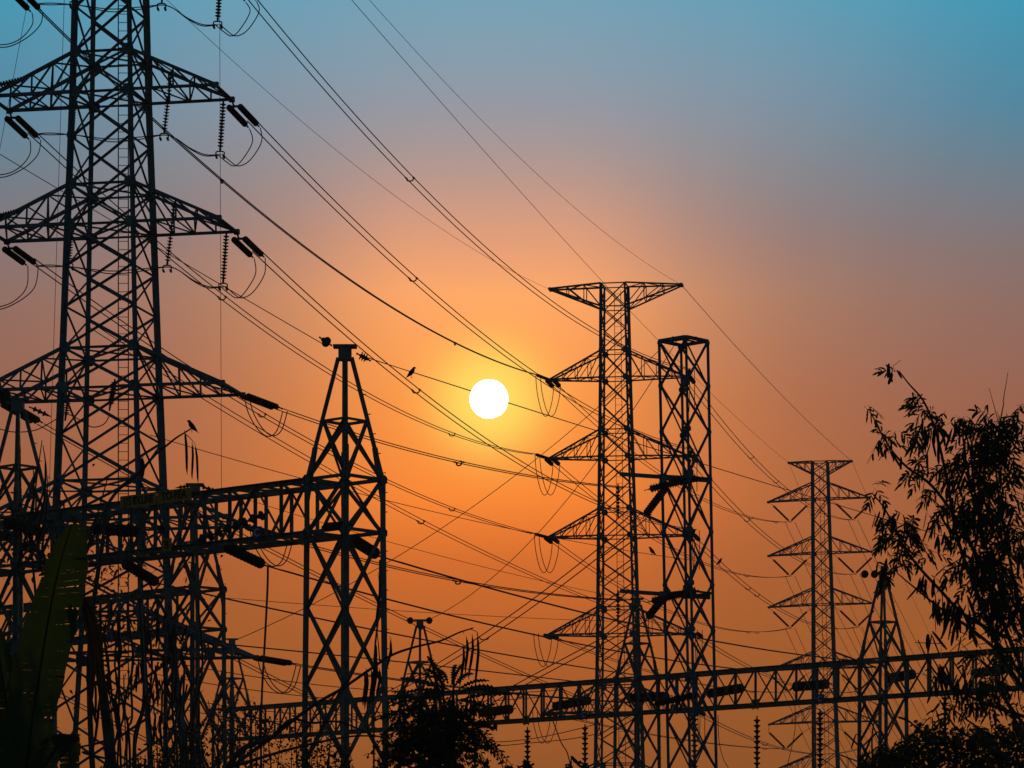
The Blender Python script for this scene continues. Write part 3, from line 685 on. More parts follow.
# top insulators on gantry peaks
def peak_ins(label, c, z, items):
    for nm, a, b, r in items:
        b = b + (Vector((0, -.42, 0)) if r > .14 else Vector((0, 0, 0)))
        insulator('peak_insulator', f"{nm} {label}", a, b, r, 1 if r > .14 else 3, 'insulators on the gantry peaks', .4, .12)
peak_ins('of the near gantry column', None, 0, [('left disc insulator on the peak', g1top + Vector((-.38, 0, .02)), g1top + Vector((-.62, .1, .14)), .155), ('right disc insulator on the peak', g1top + Vector((.32, 0, -.2)), g1top + Vector((.62, 0, -.36)), .13)])
for (px, Y, lab) in ((420, 169, 'of the far mast above the round tree'), (883, 147, 'of the far column by the right tree')):
    c = P(px, HZ, Y); c.z = 18.0
    dxs = ((-.36, -.62), (.36, .62)) if px == 420 else ((-.3, -.55), (-.75, -1.0))
    peak_ins(lab, None, 0, [('left round disc insulator on the cap', c + Vector((dxs[0][0], -.2, 0)), c + Vector((dxs[0][1], -.2, 0)), .19), ('other round disc insulator on the cap', c + Vector((dxs[1][0], -.2, 0)), c + Vector((dxs[1][1], -.2, 0)), .19)])
c2 = P(195, 483, 119)
peak_ins('of the column beside the yellow board', None, 0, [('left slim insulator on the cap', c2 + Vector((-.1, 0, -.1)), c2 + Vector((-.6, 0, -.16)), .09), ('right slim insulator on the cap', c2 + Vector((.15, 0, -.1)), c2 + Vector((.75, 0, -.3)), .1)])
c3 = P(18, 402, 99)
peak_ins('of the leftmost near gantry column', None, 0, [('left disc insulator on the cap', c3 + Vector((-.2, 0, .1)), c3 + Vector((-.55, -.2, .25)), .2), ('right slim insulator on the cap', c3 + Vector((.35, 0, -.15)), c3 + Vector((.9, 0, -.4)), .09)])

# ------------------------------------------------------------------ signs
def text_mesh(body, size, m, parent, origin, ux, uz, name='lettering', bold=.008, fit=None):
    cu = bpy.data.curves.new('lettering', 'FONT'); cu.body = body; cu.size = size; cu.align_x = 'CENTER'; cu.align_y = 'CENTER'; cu.extrude = .004; cu.offset = bold
    tmp = bpy.data.objects.new('lettering', cu); col.objects.link(tmp); bpy.context.view_layer.update()
    me = bpy.data.meshes.new_from_object(tmp.evaluated_get(bpy.context.evaluated_depsgraph_get())); bpy.data.objects.remove(tmp)
    me.materials.clear(); me.materials.append(m)
    nv = ux.cross(uz) ; o0 = parent_loc(parent)
    fx_ = 1.0
    if fit: xs_ = [v.co.x for v in me.vertices]; fx_ = fit / (max(xs_) - min(xs_))
    for v in me.vertices: v.co = origin + ux * v.co.x * fx_ + uz * v.co.y + nv * v.co.z - o0
    o = bpy.data.objects.new(name, me); col.objects.link(o); o.parent = parent; o['wloc'] = list(o0); return o
UZ = Vector((0, 0, 1))
def board(label, c, ux, w, h, paint, body, size, ink, fit=None, name='sign'):
    nv = ux.cross(UZ)
    root = thing(name, c, label, 'sign')
    mb = MB(); mb.box(c, ux, UZ, nv, w, h, .03); mb.build('panel', M[paint], root)
    mb = MB()
    for s_ in (-.32, .32): mb.bar(c + ux * w * s_ - nv * .035 - UZ * h * .62, c + ux * w * s_ - nv * .035 + UZ * h * .45, .04)
    mb.build('bracket', M['steel'], root)
    text_mesh(body, size, M[ink], root, c + nv * .021 - UZ * .0, ux, UZ, fit=fit)
    return root
d1 = (g1c[2] - g1c[1]); d1.z = 0; d1.normalize(); w1 = Vector((-d1.y, d1.x, 0))
def on_beam(cA, d, w, px, hw):                                    # point on the camera-side face of a beam seen at column px
    o = cA - w * hw; k = (px - 512) / F; t = (k * o.y - o.x) / (d.x - k * d.y)
    p = o + d * t; return p
pA, pB = on_beam(g1c[1], d1, w1, 120.5, .86), on_beam(g1c[1], d1, w1, 156.3, .86)
pC, pD = on_beam(g1c[1], d1, w1, 157.3, .86), on_beam(g1c[1], d1, w1, 191.5, .86)
for (a, b, body, lab) in ((pA, pB, '115 KV.LINE', 'left half of the long yellow board on the near beam, lettered 115 KV.LINE'), (pC, pD, 'TO PEA', 'right half of the long yellow board on the near beam, lettered TO PEA')):
    c = (a + b) / 2; px = 512 + c.x / c.y * F; c.z = ZY(503 - (px - 120) * .134, c.y)
    board(lab, c, d1, (b - a).length, 12.6 / F * c.y, 'yellow', body, .33, 'black', fit=(b - a).length * (.82 if 'TO' not in body else .74), name='name_board')
    # squeeze handled by size
def plate_on(cA, d, w, px, py, hw, size, paint, letter, ink, label):
    p = on_beam(cA, d, w, px, hw); p.z = ZY(py, p.y)
    board(label, p, d, size, size, paint, letter, size * .85, ink, name='phase_plate')
plate_on(g1c[1], d1, w1, 167, 545, .9, .38, 'yellow', 'B', 'black', 'small yellow plate lettered B on the near beam below the long board')
plate_on(g1c[1], d1, w1, 257, 533, .9, .36, 'blue', 'C', 'white', 'small blue plate lettered C on the near beam')
plate_on(g1c[1], d1, w1, 55, 554, .9, .38, 'red', 'A', 'white', 'dim red plate lettered A on the near beam at the far left')
d2 = (g2c[2] - g2c[1]); d2.z = 0; d2.normalize(); w2 = Vector((-d2.y, d2.x, 0))
plate_on(g2c[1], d2, w2, 113, 636, .9, .42, 'blue', 'C', 'white', 'blue plate lettered C low behind the banana leaf on the second gantry')
d3 = (g3c[3] - g3c[2]); d3.z = 0; d3.normalize(); w3 = Vector((-d3.y, d3.x, 0))
for px, py, paint, L_, ink, lab in ((526, 720, 'yellow', 'B', 'black', 'small yellow plate lettered B on the far beam left of the middle pylon'), (584, 715, 'blue', 'C', 'white', 'small blue plate lettered C on the far beam beside the middle pylon'),
        (674, 709, 'red', 'A', 'white', 'small dark red plate lettered A on the far beam before the boxy tower'), (755, 704, 'yellow', 'B', 'black', 'small yellow plate lettered B on the far beam right of the boxy tower'), (820, 699, 'blue', 'C', 'white', 'small blue plate lettered C on the far beam before the farthest pylon')):
    plate_on(g3c[2], d3, w3, px, py, .9, .45, paint, L_, ink, lab)

# ------------------------------------------------------------------ birds
def bird(label, px, py, Y, scale, face=1, tilt=0.0):
    """small perching bird, one continuous body; px,py is where its feet grip"""
    foot = P(px, py, Y); rot = Matrix.Rotation(tilt, 3, 'Y'); fx = lambda x, y, z: foot + rot @ Vector((x * face, y, z)) * scale
    mb = MB()
    mb.tube([fx(-.62, 0, -.10), fx(-.42, 0, .12), fx(-.26, 0, .28), fx(-.10, 0, .45), fx(.06, 0, .63), fx(.16, 0, .80), fx(.22, 0, .93), fx(.28, 0, 1.02), fx(.37, 0, 1.03), fx(.52, 0, .99)],
            [x * scale for x in (.05, .09, .16, .235, .25, .20, .15, .145, .09, .012)], 10)
    b = mb.build('bird', M['feather'], None, foot, smooth=True)
    bm = bmesh.new(); bm.from_mesh(b.data)
    for v in bm.verts: pass
    bm.free()
    lg = MB()
    for s_ in (-.07, .07): lg.tube([fx(-.02, s_, .32), fx(.02, s_, .15), fx(0, s_, 0)], .022 * scale, 5); lg.tube([fx(-.06, s_, 0), fx(.10, s_, 0)], .02 * scale, 5)
    lg.build('leg', M['feather'], b)
    wg = MB()
    for s_ in (-1, 1): wg.tube([fx(.1, .2 * s_, .68), fx(-.12, .23 * s_, .44), fx(-.36, .13 * s_, .16), fx(-.5, .05 * s_, -.0)], [x * scale for x in (.06, .1, .06, .015)], 7)
    wg.build('wing', M['feather'], b, smooth=True)
    return tag(b, label, 'bird', 'birds perched in the wires')
bird('small bird perched on the bare branch tip above the yellow board', 192, 432, 60, .20, -1)
bird('small bird perched on a wire left of the sun', 411.5, 377.5, 112, .33, 1)
bird('small bird on a wire between the middle pylon and the boxy tower', 652, 555, 131, .30, -1)
bird('small bird sitting on a wire right of the boxy tower', 719.5, 565, 148, .28, 1)

# ------------------------------------------------------------------ vegetation
rnd = random.Random(11)
def rv(s=1.0): return Vector((rnd.uniform(-s, s), rnd.uniform(-s, s), rnd.uniform(-s, s)))
def limb(mb, pts, r0, r1, n=7, k=5):
    p = smooth_pts(pts, k); m = len(p); mb.tube(p, [r0 + (r1 - r0) * i / (m - 1) for i in range(m)], n)
def leaflet(mb, p, d, nrm_, L, w):
    u = d.cross(nrm_); u = u.normalized() if u.length > 1e-6 else Vector((1, 0, 0))
    mb.poly([p, p + d * L * .45 + u * w / 2, p + d * L, p + d * L * .45 - u * w / 2])
def pinna(mb, p, d, nrm_, L, w, k=7, dr=.35, tooth=.72):
    """one feathery pinna: a narrow tapering strip with a toothed edge"""
    d = d.normalized(); u = d.cross(nrm_).normalized(); pv = None; side_ = rnd.uniform(-.25, .25) * (1 if k < 10 else .4)
    for i in range(k + 1):
        t = i / k; q = p + d * L * t - Vector((0, 0, L * dr * t * t)) + u * L * side_ * t * t
        ww = w * .5 * min(1, .25 + 2.6 * t) * (1 - max(0, t - .84) * 5) * (1.0 if i % 2 else tooth)
        a_, b_ = q - u * ww, q + u * ww
        if pv: mb.quad(pv[0], pv[1], b_, a_)
        pv = (a_, b_)
def bipinnate(mb, p, d, L, droop=.5):
    d = d.normalized(); nrm_ = (Vector((0, -.9, .35)) + rv(.5)).normalized(); u = d.cross(nrm_).normalized(); nrm_ = u.cross(d)
    f = lambda t: p + d * L * t - Vector((0, 0, L * droop * t * t))
    mb.tube([f(0), f(.5), f(1)], .0016, 3)
    n = rnd.choice((3, 3, 4, 4))
    for i in range(n):
        t = (i + 1) / n
        for sg in (-1, 1):
            pd = (u * sg * (1.0 - .35 * t) + d * (.35 + .6 * t) - Vector((0, 0, droop * .7)) + rv(.22)).normalized()
            pinna(mb, f(t), pd, (nrm_ + rv(.5)).normalized(), L * rnd.uniform(.45, .75), .0145 * rnd.uniform(.8, 1.25))
    pinna(mb, f(1), (d - Vector((0, 0, droop)) + rv(.2)).normalized(), nrm_, L * .7, .016)
def pod(mb, p, L, w, sway):
    """flat hanging seed pod with a taper and a slight twist"""
    k = 5; a = rnd.uniform(0, 3.14); u = Vector((math.cos(a), math.sin(a), 0)); d = (Vector((0, 0, -1)) + sway).normalized(); cv = rv(.25)
    pts = []; c = p.copy()
    for i in range(k + 1):
        pts.append(c.copy()); d = (d + cv * .12).normalized(); c = c + d * L / k
    ws = [.3, .9, 1, 1, .92, .35]
    for i in range(k):
        w0, w1 = ws[i] * w / 2, ws[i + 1] * w / 2; th = u.cross(Vector((0, 0, 1))) * w * .09
        mb.quad(pts[i] - u * w0 + th, pts[i] + u * w0 + th, pts[i + 1] + u * w1 + th, pts[i + 1] - u * w1 + th)
        mb.quad(pts[i] - u * w0 - th, pts[i + 1] - u * w1 - th, pts[i + 1] + u * w1 - th, pts[i] + u * w0 - th)

# right tree: fine feathery leaves and hanging pods
TY = 20.0
tree = thing('pod_tree', P(1046, HZ + 272, TY), 'tree at the right edge with feathery leaves and long drooping seed pods', 'tree')
tree.location.z = 0; tree['wloc'] = [tree.location.x, TY, 0]
bk, lf, pd_ = MB(), MB(), MB()
limb(bk, [Vector((tree.location.x, TY, -.05)), P(1048, 1050, TY), P(1044, 900, TY), P(1040, 790, TY), P(1036, 700, TY)], .07, .035, 10)
trunk = bk.build('trunk', M['bark'], tree, smooth=True)
bk = MB()
branches = [
 [(1036, 705), (1004, 660), (980, 600), (958, 540), (947, 480), (936, 432), (924, 402), (909, 384), (899, 371)],
 [(1036, 700), (1010, 640), (985, 575), (958, 522), (932, 486), (908, 468), (893, 452), (882, 434), (869, 409)],
 [(1010, 640), (965, 615), (940, 590), (918, 566), (903, 545), (891, 520), (884, 508), (875, 496)],
 [(1020, 670), (975, 632), (940, 608), (915, 588), (897, 573)],
 [(1037, 700), (1022, 620), (1006, 540), (996, 470), (999, 430), (1004, 402)],
 [(1036, 690), (1034, 600), (1030, 520), (1026, 440), (1030, 390)],
 [(1020, 640), (990, 560), (976, 500), (970, 450), (962, 425)],
 [(1030, 690), (1004, 650), (972, 618), (952, 618), (940, 640)],
 [(1035, 720), (990, 705), (958, 690), (935, 672), (918, 640)],
 [(1035, 730), (1000, 738), (970, 722), (948, 705)],
 [(1036, 740), (1006, 700), (990, 668), (960, 650)], [(1036, 760), (1015, 720), (1004, 690), (1000, 650)], [(1030, 770), (980, 742), (956, 728), (940, 700)],
]
R0 = rnd
allp = []
for i, b in enumerate(branches):
    jy = rnd.uniform(-.6, .6) if i > 1 else 0
    pts = [P(x, y, TY + jy * min(1, j / 3)) for j, (x, y) in enumerate(b)]
    limb(bk, pts, .016 if i < 2 else .013, .0035, 6); allp.append(pts)
for _ in range(150):                                             # fine twigs
    x, y = rnd.gauss(990, 24), rnd.uniform(440, 720); p = P(x, y, TY + rnd.uniform(-.6, .6)); e = p + Vector((rnd.uniform(-.18, .1), rnd.uniform(-.15, .15), rnd.uniform(-.12, .2)))
    bk.tube([p, lerp(p, e, .5) + rv(.02), e], [.004, .003, .002], 4)
for a, b, c in (((895, 372), (893, 366), (901, 360)), ((1003, 402), (1006, 384), (1008, 372)), ((1000, 428), (993, 402), (989, 388)), ((925, 460), (912, 452), (911, 448))):
    bk.tube([P(*a, TY), P(*b, TY), P(*c, TY)], [.003, .002, .0015], 4)
bk.build('branch', M['bark'], tree, smooth=True)
clusters = [  # centre px, spread x, spread y, leaves
 ((898, 371), 3, 3, 1), ((917, 398), 7, 4, 5), ((924, 408), 8, 5, 6), ((930, 420), 9, 7, 9), ((946, 411), 4, 2, 1), ((868, 406), 6, 2, 3), ((889, 431), 9, 4, 4),
 ((888, 444), 7, 7, 7), ((904, 432), 6, 3, 2), ((920, 464), 9, 4, 6), ((934, 467), 5, 4, 4), ((921, 478), 8, 3, 4), ((874, 491), 7, 3, 4), ((898, 521), 12, 8, 13), ((896, 540), 13, 10, 16), ((910, 541), 8, 6, 7),
 ((935, 492), 9, 6, 6), ((942, 512), 9, 7, 8), ((930, 553), 7, 4, 5), ((945, 560), 10, 8, 5), ((898, 572), 7, 3, 4),
 ((962, 422), 10, 6, 8), ((985, 440), 15, 14, 26), ((1000, 425), 13, 12, 16), ((962, 462), 10, 14, 16), ((985, 475), 16, 16, 30), ((1010, 460), 12, 20, 16), ((975, 515), 18, 20, 30), ((1000, 530), 18, 25, 34), ((972, 565), 16, 14, 18), ((1000, 590), 18, 25, 32), ((985, 625), 20, 14, 10), ((1022, 410), 6, 16, 8), ((1018, 510), 8, 40, 16), ((1018, 600), 8, 40, 16), ((1000, 660), 18, 20, 8), ((965, 690), 16, 10, 6), ((1005, 420), 16, 8, 6), ((985, 662), 26, 14, 16), ((960, 706), 16, 12, 14), ((1006, 700), 18, 22, 20), ((980, 728), 26, 8, 12)]
for (cx, cy), sx, sy, n_ in clusters:
    for _ in range(max(1, int(n_ * ((1.1 if cy < 612 else .75) if cx > 955 else .95)))):
        p = P(rnd.gauss(cx, sx * .7), rnd.gauss(cy, sy * .7), TY + rnd.uniform(-.55, .55))
        bipinnate(lf, p, Vector((rnd.uniform(-1, 1), rnd.uniform(-.8, .8), rnd.uniform(-.5, .45))), rnd.uniform(.065, .115), rnd.uniform(.25, .8))
podc = [((893, 374), 5, 6, .09), ((879, 447), 3, 4, .09), ((891, 457), 2, 3, .19), ((899, 462), 2, 2, .11), ((934, 436), 16, 30, .12), ((960, 436), 8, 6, .10), ((925, 500), 2, 2, .14), ((950, 532), 12, 18, .13), ((889, 524), 8, 14, .12), ((880, 520), 5, 5, .11), ((888, 568), 6, 5, .16), ((925, 585), 6, 12, .14), ((940, 606), 8, 12, .16), ((955, 610), 6, 10, .2), ((930, 640), 3, 6, .15),
        ((985, 450), 18, 50, .13), ((965, 480), 12, 30, .13), ((985, 510), 20, 60, .14), ((990, 560), 22, 70, .15), ((1000, 600), 20, 60, .15), ((975, 630), 20, 30, .13), ((958, 690), 18, 26, .12), ((940, 672), 4, 10, .2), ((980, 700), 20, 30, .12)]
for (cx, cy), s_, n_, L in podc:
    for _ in range(max(1, int(n_ * (.85 if cx > 955 else .95)))):
        p = P(rnd.gauss(cx, s_ * .8), rnd.gauss(cy - 6, s_ * .5), TY + rnd.uniform(-.5, .5))
        pod(pd_, p, L * rnd.uniform(.7, 1.15), .021 * rnd.uniform(.7, 1.1), Vector((rnd.gauss(0, .33), rnd.gauss(0, .3), 0)))
lf.build('leaves', M['leaf'], tree); pd_.build('seed_pods', M['pod'], tree)

# broad leaf blobs (used in shrubs)
def blade(mb, p, d, L, w, bend=.3):
    d = d.normalized(); nr = (Vector((0, -.5, .7)) + rv(.9)).normalized(); u = d.cross(nr); u = u.normalized() if u.length > 1e-5 else Vector((1, 0, 0)); nr = u.cross(d)
    q = p + d * L * .5 - Vector((0, 0, L * bend * .2)); e = p + d * L - Vector((0, 0, L * bend))
    mb.poly([p, q + u * w / 2 + nr * w * .12, e, q]); mb.poly([p, q, e, q - u * w / 2 + nr * w * .12])
def pinnate(mb, p, d, L, n, ll, lw, droop=.45):
    d = d.normalized(); nr = (Vector((0, -.85, .5)) + rv(.35)).normalized(); u = d.cross(nr).normalized()
    f = lambda t: p + d * L * t - Vector((0, 0, L * droop * t * t))
    mb.tube([f(i / 5) for i in range(6)], [.006, .005, .0045, .004, .003, .002], 4)
    for i in range(n):
        t = (i + 1) / n; q = f(t); tang = (d - Vector((0, 0, 2 * droop * t))).normalized(); s = math.sin(math.pi * (.18 + .72 * t)) ** .6
        for sg in (-1, 1): blade(mb, q, u * sg + tang * .45 - Vector((0, 0, .25)) + rv(.15), ll * s, lw, .2)
    blade(mb, f(1), d, ll, lw, .2)

# round-topped tree, centre bottom
MY = 30.0; mpx = MY / F
t2 = thing('compound_leaf_tree', Vector((P(448, HZ, MY).x, MY, 0)), 'round topped tree with comb like leaves at the bottom left of centre', 'tree')
bk, lf = MB(), MB()
limb(bk, [Vector((P(448, HZ, MY).x, MY, -.05)), P(450, 900, MY), P(449, 800, MY), P(450, 735, MY), P(452, 700, MY)], .09, .03, 9); bk.build('trunk', M['bark'], t2, smooth=True)
bk = MB()
for x, y in ((400, 720), (420, 690), (440, 672), (470, 690), (480, 720), (410, 745), (490, 745), (455, 668), (385, 755), (430, 655)):
    y0 = rnd.uniform(720, 790); limb(bk, [P(449 + rnd.uniform(-3, 3), y0, MY), P((449 + x) / 2, (y0 + y) / 2 + 6, MY + rnd.uniform(-.3, .3)), P(x, y, MY + rnd.uniform(-.5, .5))], .02, .006, 6)
bk.build('branch', M['bark'], t2, smooth=True)
fr = [((450, 690), (395, 676)), ((445, 684), (407, 661)), ((445, 682), (423, 651)), ((448, 684), (438, 655)), ((452, 682), (456, 656)), ((455, 686), (474, 660)), ((458, 690), (492, 669)), ((458, 694), (498, 675)), ((460, 700), (512, 690)), ((455, 700), (500, 704)), ((440, 698), (380, 702)), ((436, 705), (374, 716)), ((440, 690), (400, 690)), ((450, 688), (466, 658)), ((446, 690), (428, 660)), ((464, 692), (509, 681)), ((420, 700), (384, 689))]
for (a, b) in fr:
    A_, B_ = P(*a, MY + rnd.uniform(-.3, .3)), P(*b, MY + rnd.uniform(-.5, .5)); d = B_ - A_; pinna(lf, A_, d + Vector((0, 0, d.length * .12)), Vector((rnd.uniform(-.3, .3), -1, rnd.uniform(0, .5))).normalized(), d.length * rnd.uniform(.86, 1.04), .06 * rnd.uniform(.7, 1.2), 20, rnd.uniform(.08, .35), .35)
for _ in range(230):
    ang_ = rnd.uniform(0, 6.283); rr = rnd.random() ** .5
    x = 436 + 41 * rr * math.cos(ang_); y = 735 + 46 * rr * math.sin(ang_)
    if y < 712 and rnd.random() < .75: continue
    pinnate(lf, P(x, y, MY + rnd.uniform(-.6, .6)), Vector((rnd.uniform(-1, 1), rnd.uniform(-1, 1), rnd.uniform(-.2, .8))), rnd.uniform(.22, .4), 8, .062, .03, rnd.uniform(.3, .8))
for _ in range(220):
    x, y = rnd.gauss(440, 22), rnd.uniform(706, 800); blade(lf, P(x, y, MY + rnd.uniform(-.5, .5)), rv(1), .085, .045)
lf.build('leaves', M['leaf2'], t2)

# bare drumstick trees with hanging pods
def pod_long(root, p, L, r, sway):
    mb = MB()
    d = (Vector((0, 0, -1)) + sway).normalized(); pts = [p + d * L * t + Vector((math.sin(t * 5) * .012, 0, 0)) for t in (0, .06, .15, .35, .6, .85, 1)]
    mb.tube(pts, [r * x for x in (.2, .25, .8, 1, 1, .75, .1)], 6); mb.build('seed_pod', M['pod'], root, smooth=True)
DY = 26.0
t3 = thing('drumstick_tree', Vector((P(200, HZ, DY).x, DY, 0)), 'bare bent branches arching from the bottom left with slim pods dangling at the tip', 'tree')
bk, pods_ = MB(), MB()
limb(bk, [Vector((P(200, HZ, DY).x, DY, -.05)), P(205, 900, DY), P(228, 768, DY), P(270, 738, DY)], .05, .016, 8); bk.build('trunk', M['bark'], t3, smooth=True)
bk = MB()
for b, r0 in (([(230, 768), (272, 737), (300, 715), (322, 700), (343, 688), (372, 668), (392, 655), (415, 647), (440, 641), (458, 633), (473, 628)], .017),
          ([(268, 742), (290, 720), (312, 723), (340, 722), (370, 734), (392, 740)], .013), ([(235, 766), (280, 752), (320, 742), (355, 736), (385, 737)], .016), ([(300, 735), (330, 700), (352, 676)], .01),
          ([(246, 715), (268, 721), (300, 730)], .008), ([(458, 633), (462, 631), (464, 634)], .004), ([(470, 629), (477, 632), (478, 636)], .004),
          ([(380, 664), (378, 640), (376, 618)], .006), ([(376, 618), (380, 600), (378, 572)], .005), ([(392, 655), (391, 640), (389, 636)], .004)):
    limb(bk, [P(x, y, DY + .1 * math.sin(x * .1)) for x, y in b], r0, r0 * .35, 6)
bk.build('branch', M['bark'], t3, smooth=True)
for x, y, L in ((463, 644, 44), (466, 636, 38), (472, 634, 46), (477, 633, 56), (364, 672, 34), (366, 668, 42), (371, 668, 40), (375, 640, 46), (379, 575, 50), (390, 640, 30), (376, 655, 50), (379, 668, 30)):
    pod_long(t3, P(x, y, DY), L / F * DY, .0115, Vector((rnd.uniform(-.06, .03), 0, 0)))
DY2 = 60.0
t4 = thing('drumstick_tree', Vector((P(110, HZ, DY2).x, DY2, 0)), 'bare branch with a perched bird and three slim pods above the yellow board', 'tree')
bk, pods_ = MB(), MB()
limb(bk, [Vector((P(112, HZ, DY2).x, DY2, -.05)), P(104, 900, DY2), P(92, 760, DY2), P(90, 640, DY2), P(103, 540, DY2)], .07, .04, 8); bk.build('trunk', M['bark'], t4, smooth=True)
bk = MB()
for b, r0 in (([(103, 545), (106, 510), (120, 488), (138, 474), (155, 455), (166, 446), (176, 438), (184, 433), (193, 427.5)], .035), ([(184, 433), (190, 438), (195, 444)], .012), ([(138, 474), (142, 466), (143, 456)], .02)):
    limb(bk, [P(x, y, DY2) for x, y in b], r0, r0 * .35, 6)
bk.build('branch', M['bark'], t4, smooth=True)
for x, y, L, r in ((184.5, 430, 45, .026), (192, 442, 38, .022), (195, 444, 40, .022), (141, 457, 22, .05)):
    pod_long(t4, P(x, y, DY2), L / F * DY2, r, Vector((rnd.uniform(-.02, .1), 0, 0)))

# banana plant, lower left foreground
NY = 18.0
bn = thing('banana_plant', Vector((P(30, HZ, NY).x, NY, 0)), 'banana plant with a tall torn green leaf standing up in the left foreground', 'banana plant')
mb = MB(); limb(mb, [Vector((P(15, HZ, NY).x, NY, -.05)), P(18, 1050, NY), P(22, 900, NY), P(24, 790, NY)], .09, .05, 10); mb.build('stem', M['dry'], bn, smooth=True)
def banana_leaf(rib, wl, wr, Y, fold, tears, name='leaf', m='banana', twist=0.0):
    mb = MB(); pts = smooth_pts([P(x, y, Y) for x, y in rib], 14); n_ = len(pts)
    def wid(t, tbl):
        for (t0, w0), (t1, w1) in zip(tbl, tbl[1:]):
            if t <= t1: return w0 + (w1 - w0) * (t - t0) / (t1 - t0)
        return tbl[-1][1]
    for sg, tbl in ((-1, wl), (1, wr)):
        cur = 1.0; sl = 0
        for i in range(n_ - 1):
            t0, t1 = i / (n_ - 1), (i + 1) / (n_ - 1)
            if rnd.random() < tears: cur = rnd.uniform(.8, 1.06) if sg < 0 else rnd.uniform(.93, 1.05); sl = rnd.uniform(-.08, .1); gap = .25 if sg < 0 else (.3 if rnd.random() < .3 else 0)
            else: gap = .0 if sg > 0 or rnd.random() > .2 else .3
            a, b = pts[i], pts[i + 1]; dd = (b - a); side_ = Vector((sg, 0, 0))
            w0 = .93 * wid(t0, tbl) / F * Y * cur; w1 = .93 * wid(t1, tbl) / F * Y * cur; rbz = Vector((0, rnd.uniform(-.003, .003), 0))
            sl2 = Vector((0, 0, .22 + sl)) if sg > 0 else Vector((0, 0, .12 + sl))
            ks = 4; prev = (a, b)
            for q in range(1, ks + 1):
                f_ = q / ks; aa = lerp(a, b, gap * 1.1 * max(0, f_ - .55)); cup = -fold * f_ * (1 - .35 * f_); drop = -.22 * f_ * f_
                na = aa + rbz + (side_ + Vector((0, cup, 0)) + sl2 * f_ + Vector((0, 0, drop))) * w0 * f_
                nb = b + rbz + (side_ + Vector((0, cup, 0)) + sl2 * f_ + Vector((0, 0, drop))) * w1 * f_
                mb.quad(prev[0], na, nb, prev[1]); prev = (na, nb)
    lfo = mb.build(name, M[m], bn, smooth=True)
    rb = MB(); rb.tube(pts, [.009 * (1 - .75 * i / n_) for i in range(n_)], 6); rb.build('midrib', M[m], lfo, smooth=True)
    return lfo
banana_leaf([(24, 790), (30, 735), (37, 690), (44, 645), (52, 600), (61, 560), (72, 524)], [(0, 32), (.3, 34), (.5, 26), (.7, 22), (.85, 15), (.95, 7), (1, 2)], [(0, 22), (.25, 26), (.45, 31), (.65, 35), (.8, 33), (.92, 24), (.97, 17), (1, 5)], NY, .4, .22)
banana_leaf([(22, 790), (14, 740), (6, 700), (0, 660), (-8, 620)], [(0, 20), (.5, 40), (1, 4)], [(0, 20), (.5, 24), (.9, 10), (1, 2)], NY + .4, .4, .35)
banana_leaf([(26, 795), (48, 760), (60, 742), (66, 735), (70, 760), (72, 800)], [(0, 14), (.5, 20), (1, 6)], [(0, 10), (.5, 18), (1, 6)], NY - .2, .3, .3)
for rib in ([(30, 770), (30, 740), (27, 735), (34, 760), (40, 790)], [(82, 600), (88, 625), (93, 660), (92, 700)], [(84, 598), (94, 620), (100, 650), (104, 690)], [(4, 640), (3, 670), (8, 700), (5, 740)]):
    banana_leaf(rib, [(0, 2), (.4, 5), (1, 2)], [(0, 2), (.5, 5), (1, 1)], NY + .6, .5, .3, 'dry_leaf', 'dry')

# leaning brown stem and hanging vines in the left thicket
st = thing('leaning_tree', Vector((P(117, HZ, 22).x, 22, 0)), 'leafless brown leaning stem hung with dry strips beside the banana leaf', 'tree')
mb = MB(); limb(mb, [Vector((P(118, HZ, 22).x, 22, -.05)), P(117, 900, 22), P(111, 768, 22), P(107, 725, 22), P(101, 680, 22), (P(93, 640, 22)), P(86, 606, 22)], .05, .022, 8); mb.build('trunk', M['bark'], st, smooth=True)
mb = MB()
for b in ([(110, 750), (103, 770), (98, 790)], [(106, 715), (125, 700), (132, 690)], [(82, 752), (95, 756), (110, 760), (122, 768)], [(109, 740), (90, 745), (72, 748)], [(88, 612), (80, 590), (84, 560), (100, 505), (107, 480)], [(104, 690), (112, 672), (120, 668)]):
    limb(mb, [P(x, y, 22) for x, y in b], .012, .004, 5)
mb.build('branch', M['bark'], st, smooth=True)
for _ in range(26):
    mb = MB(); x, y = rnd.uniform(84, 118), rnd.uniform(600, 700); pod(mb, P(x, y, 22 + rnd.uniform(-.2, .2)), rnd.uniform(.1, .35), .02, Vector((rnd.gauss(.12, .1), 0, 0))); mb.build('dry_strip', M['dry'], st)

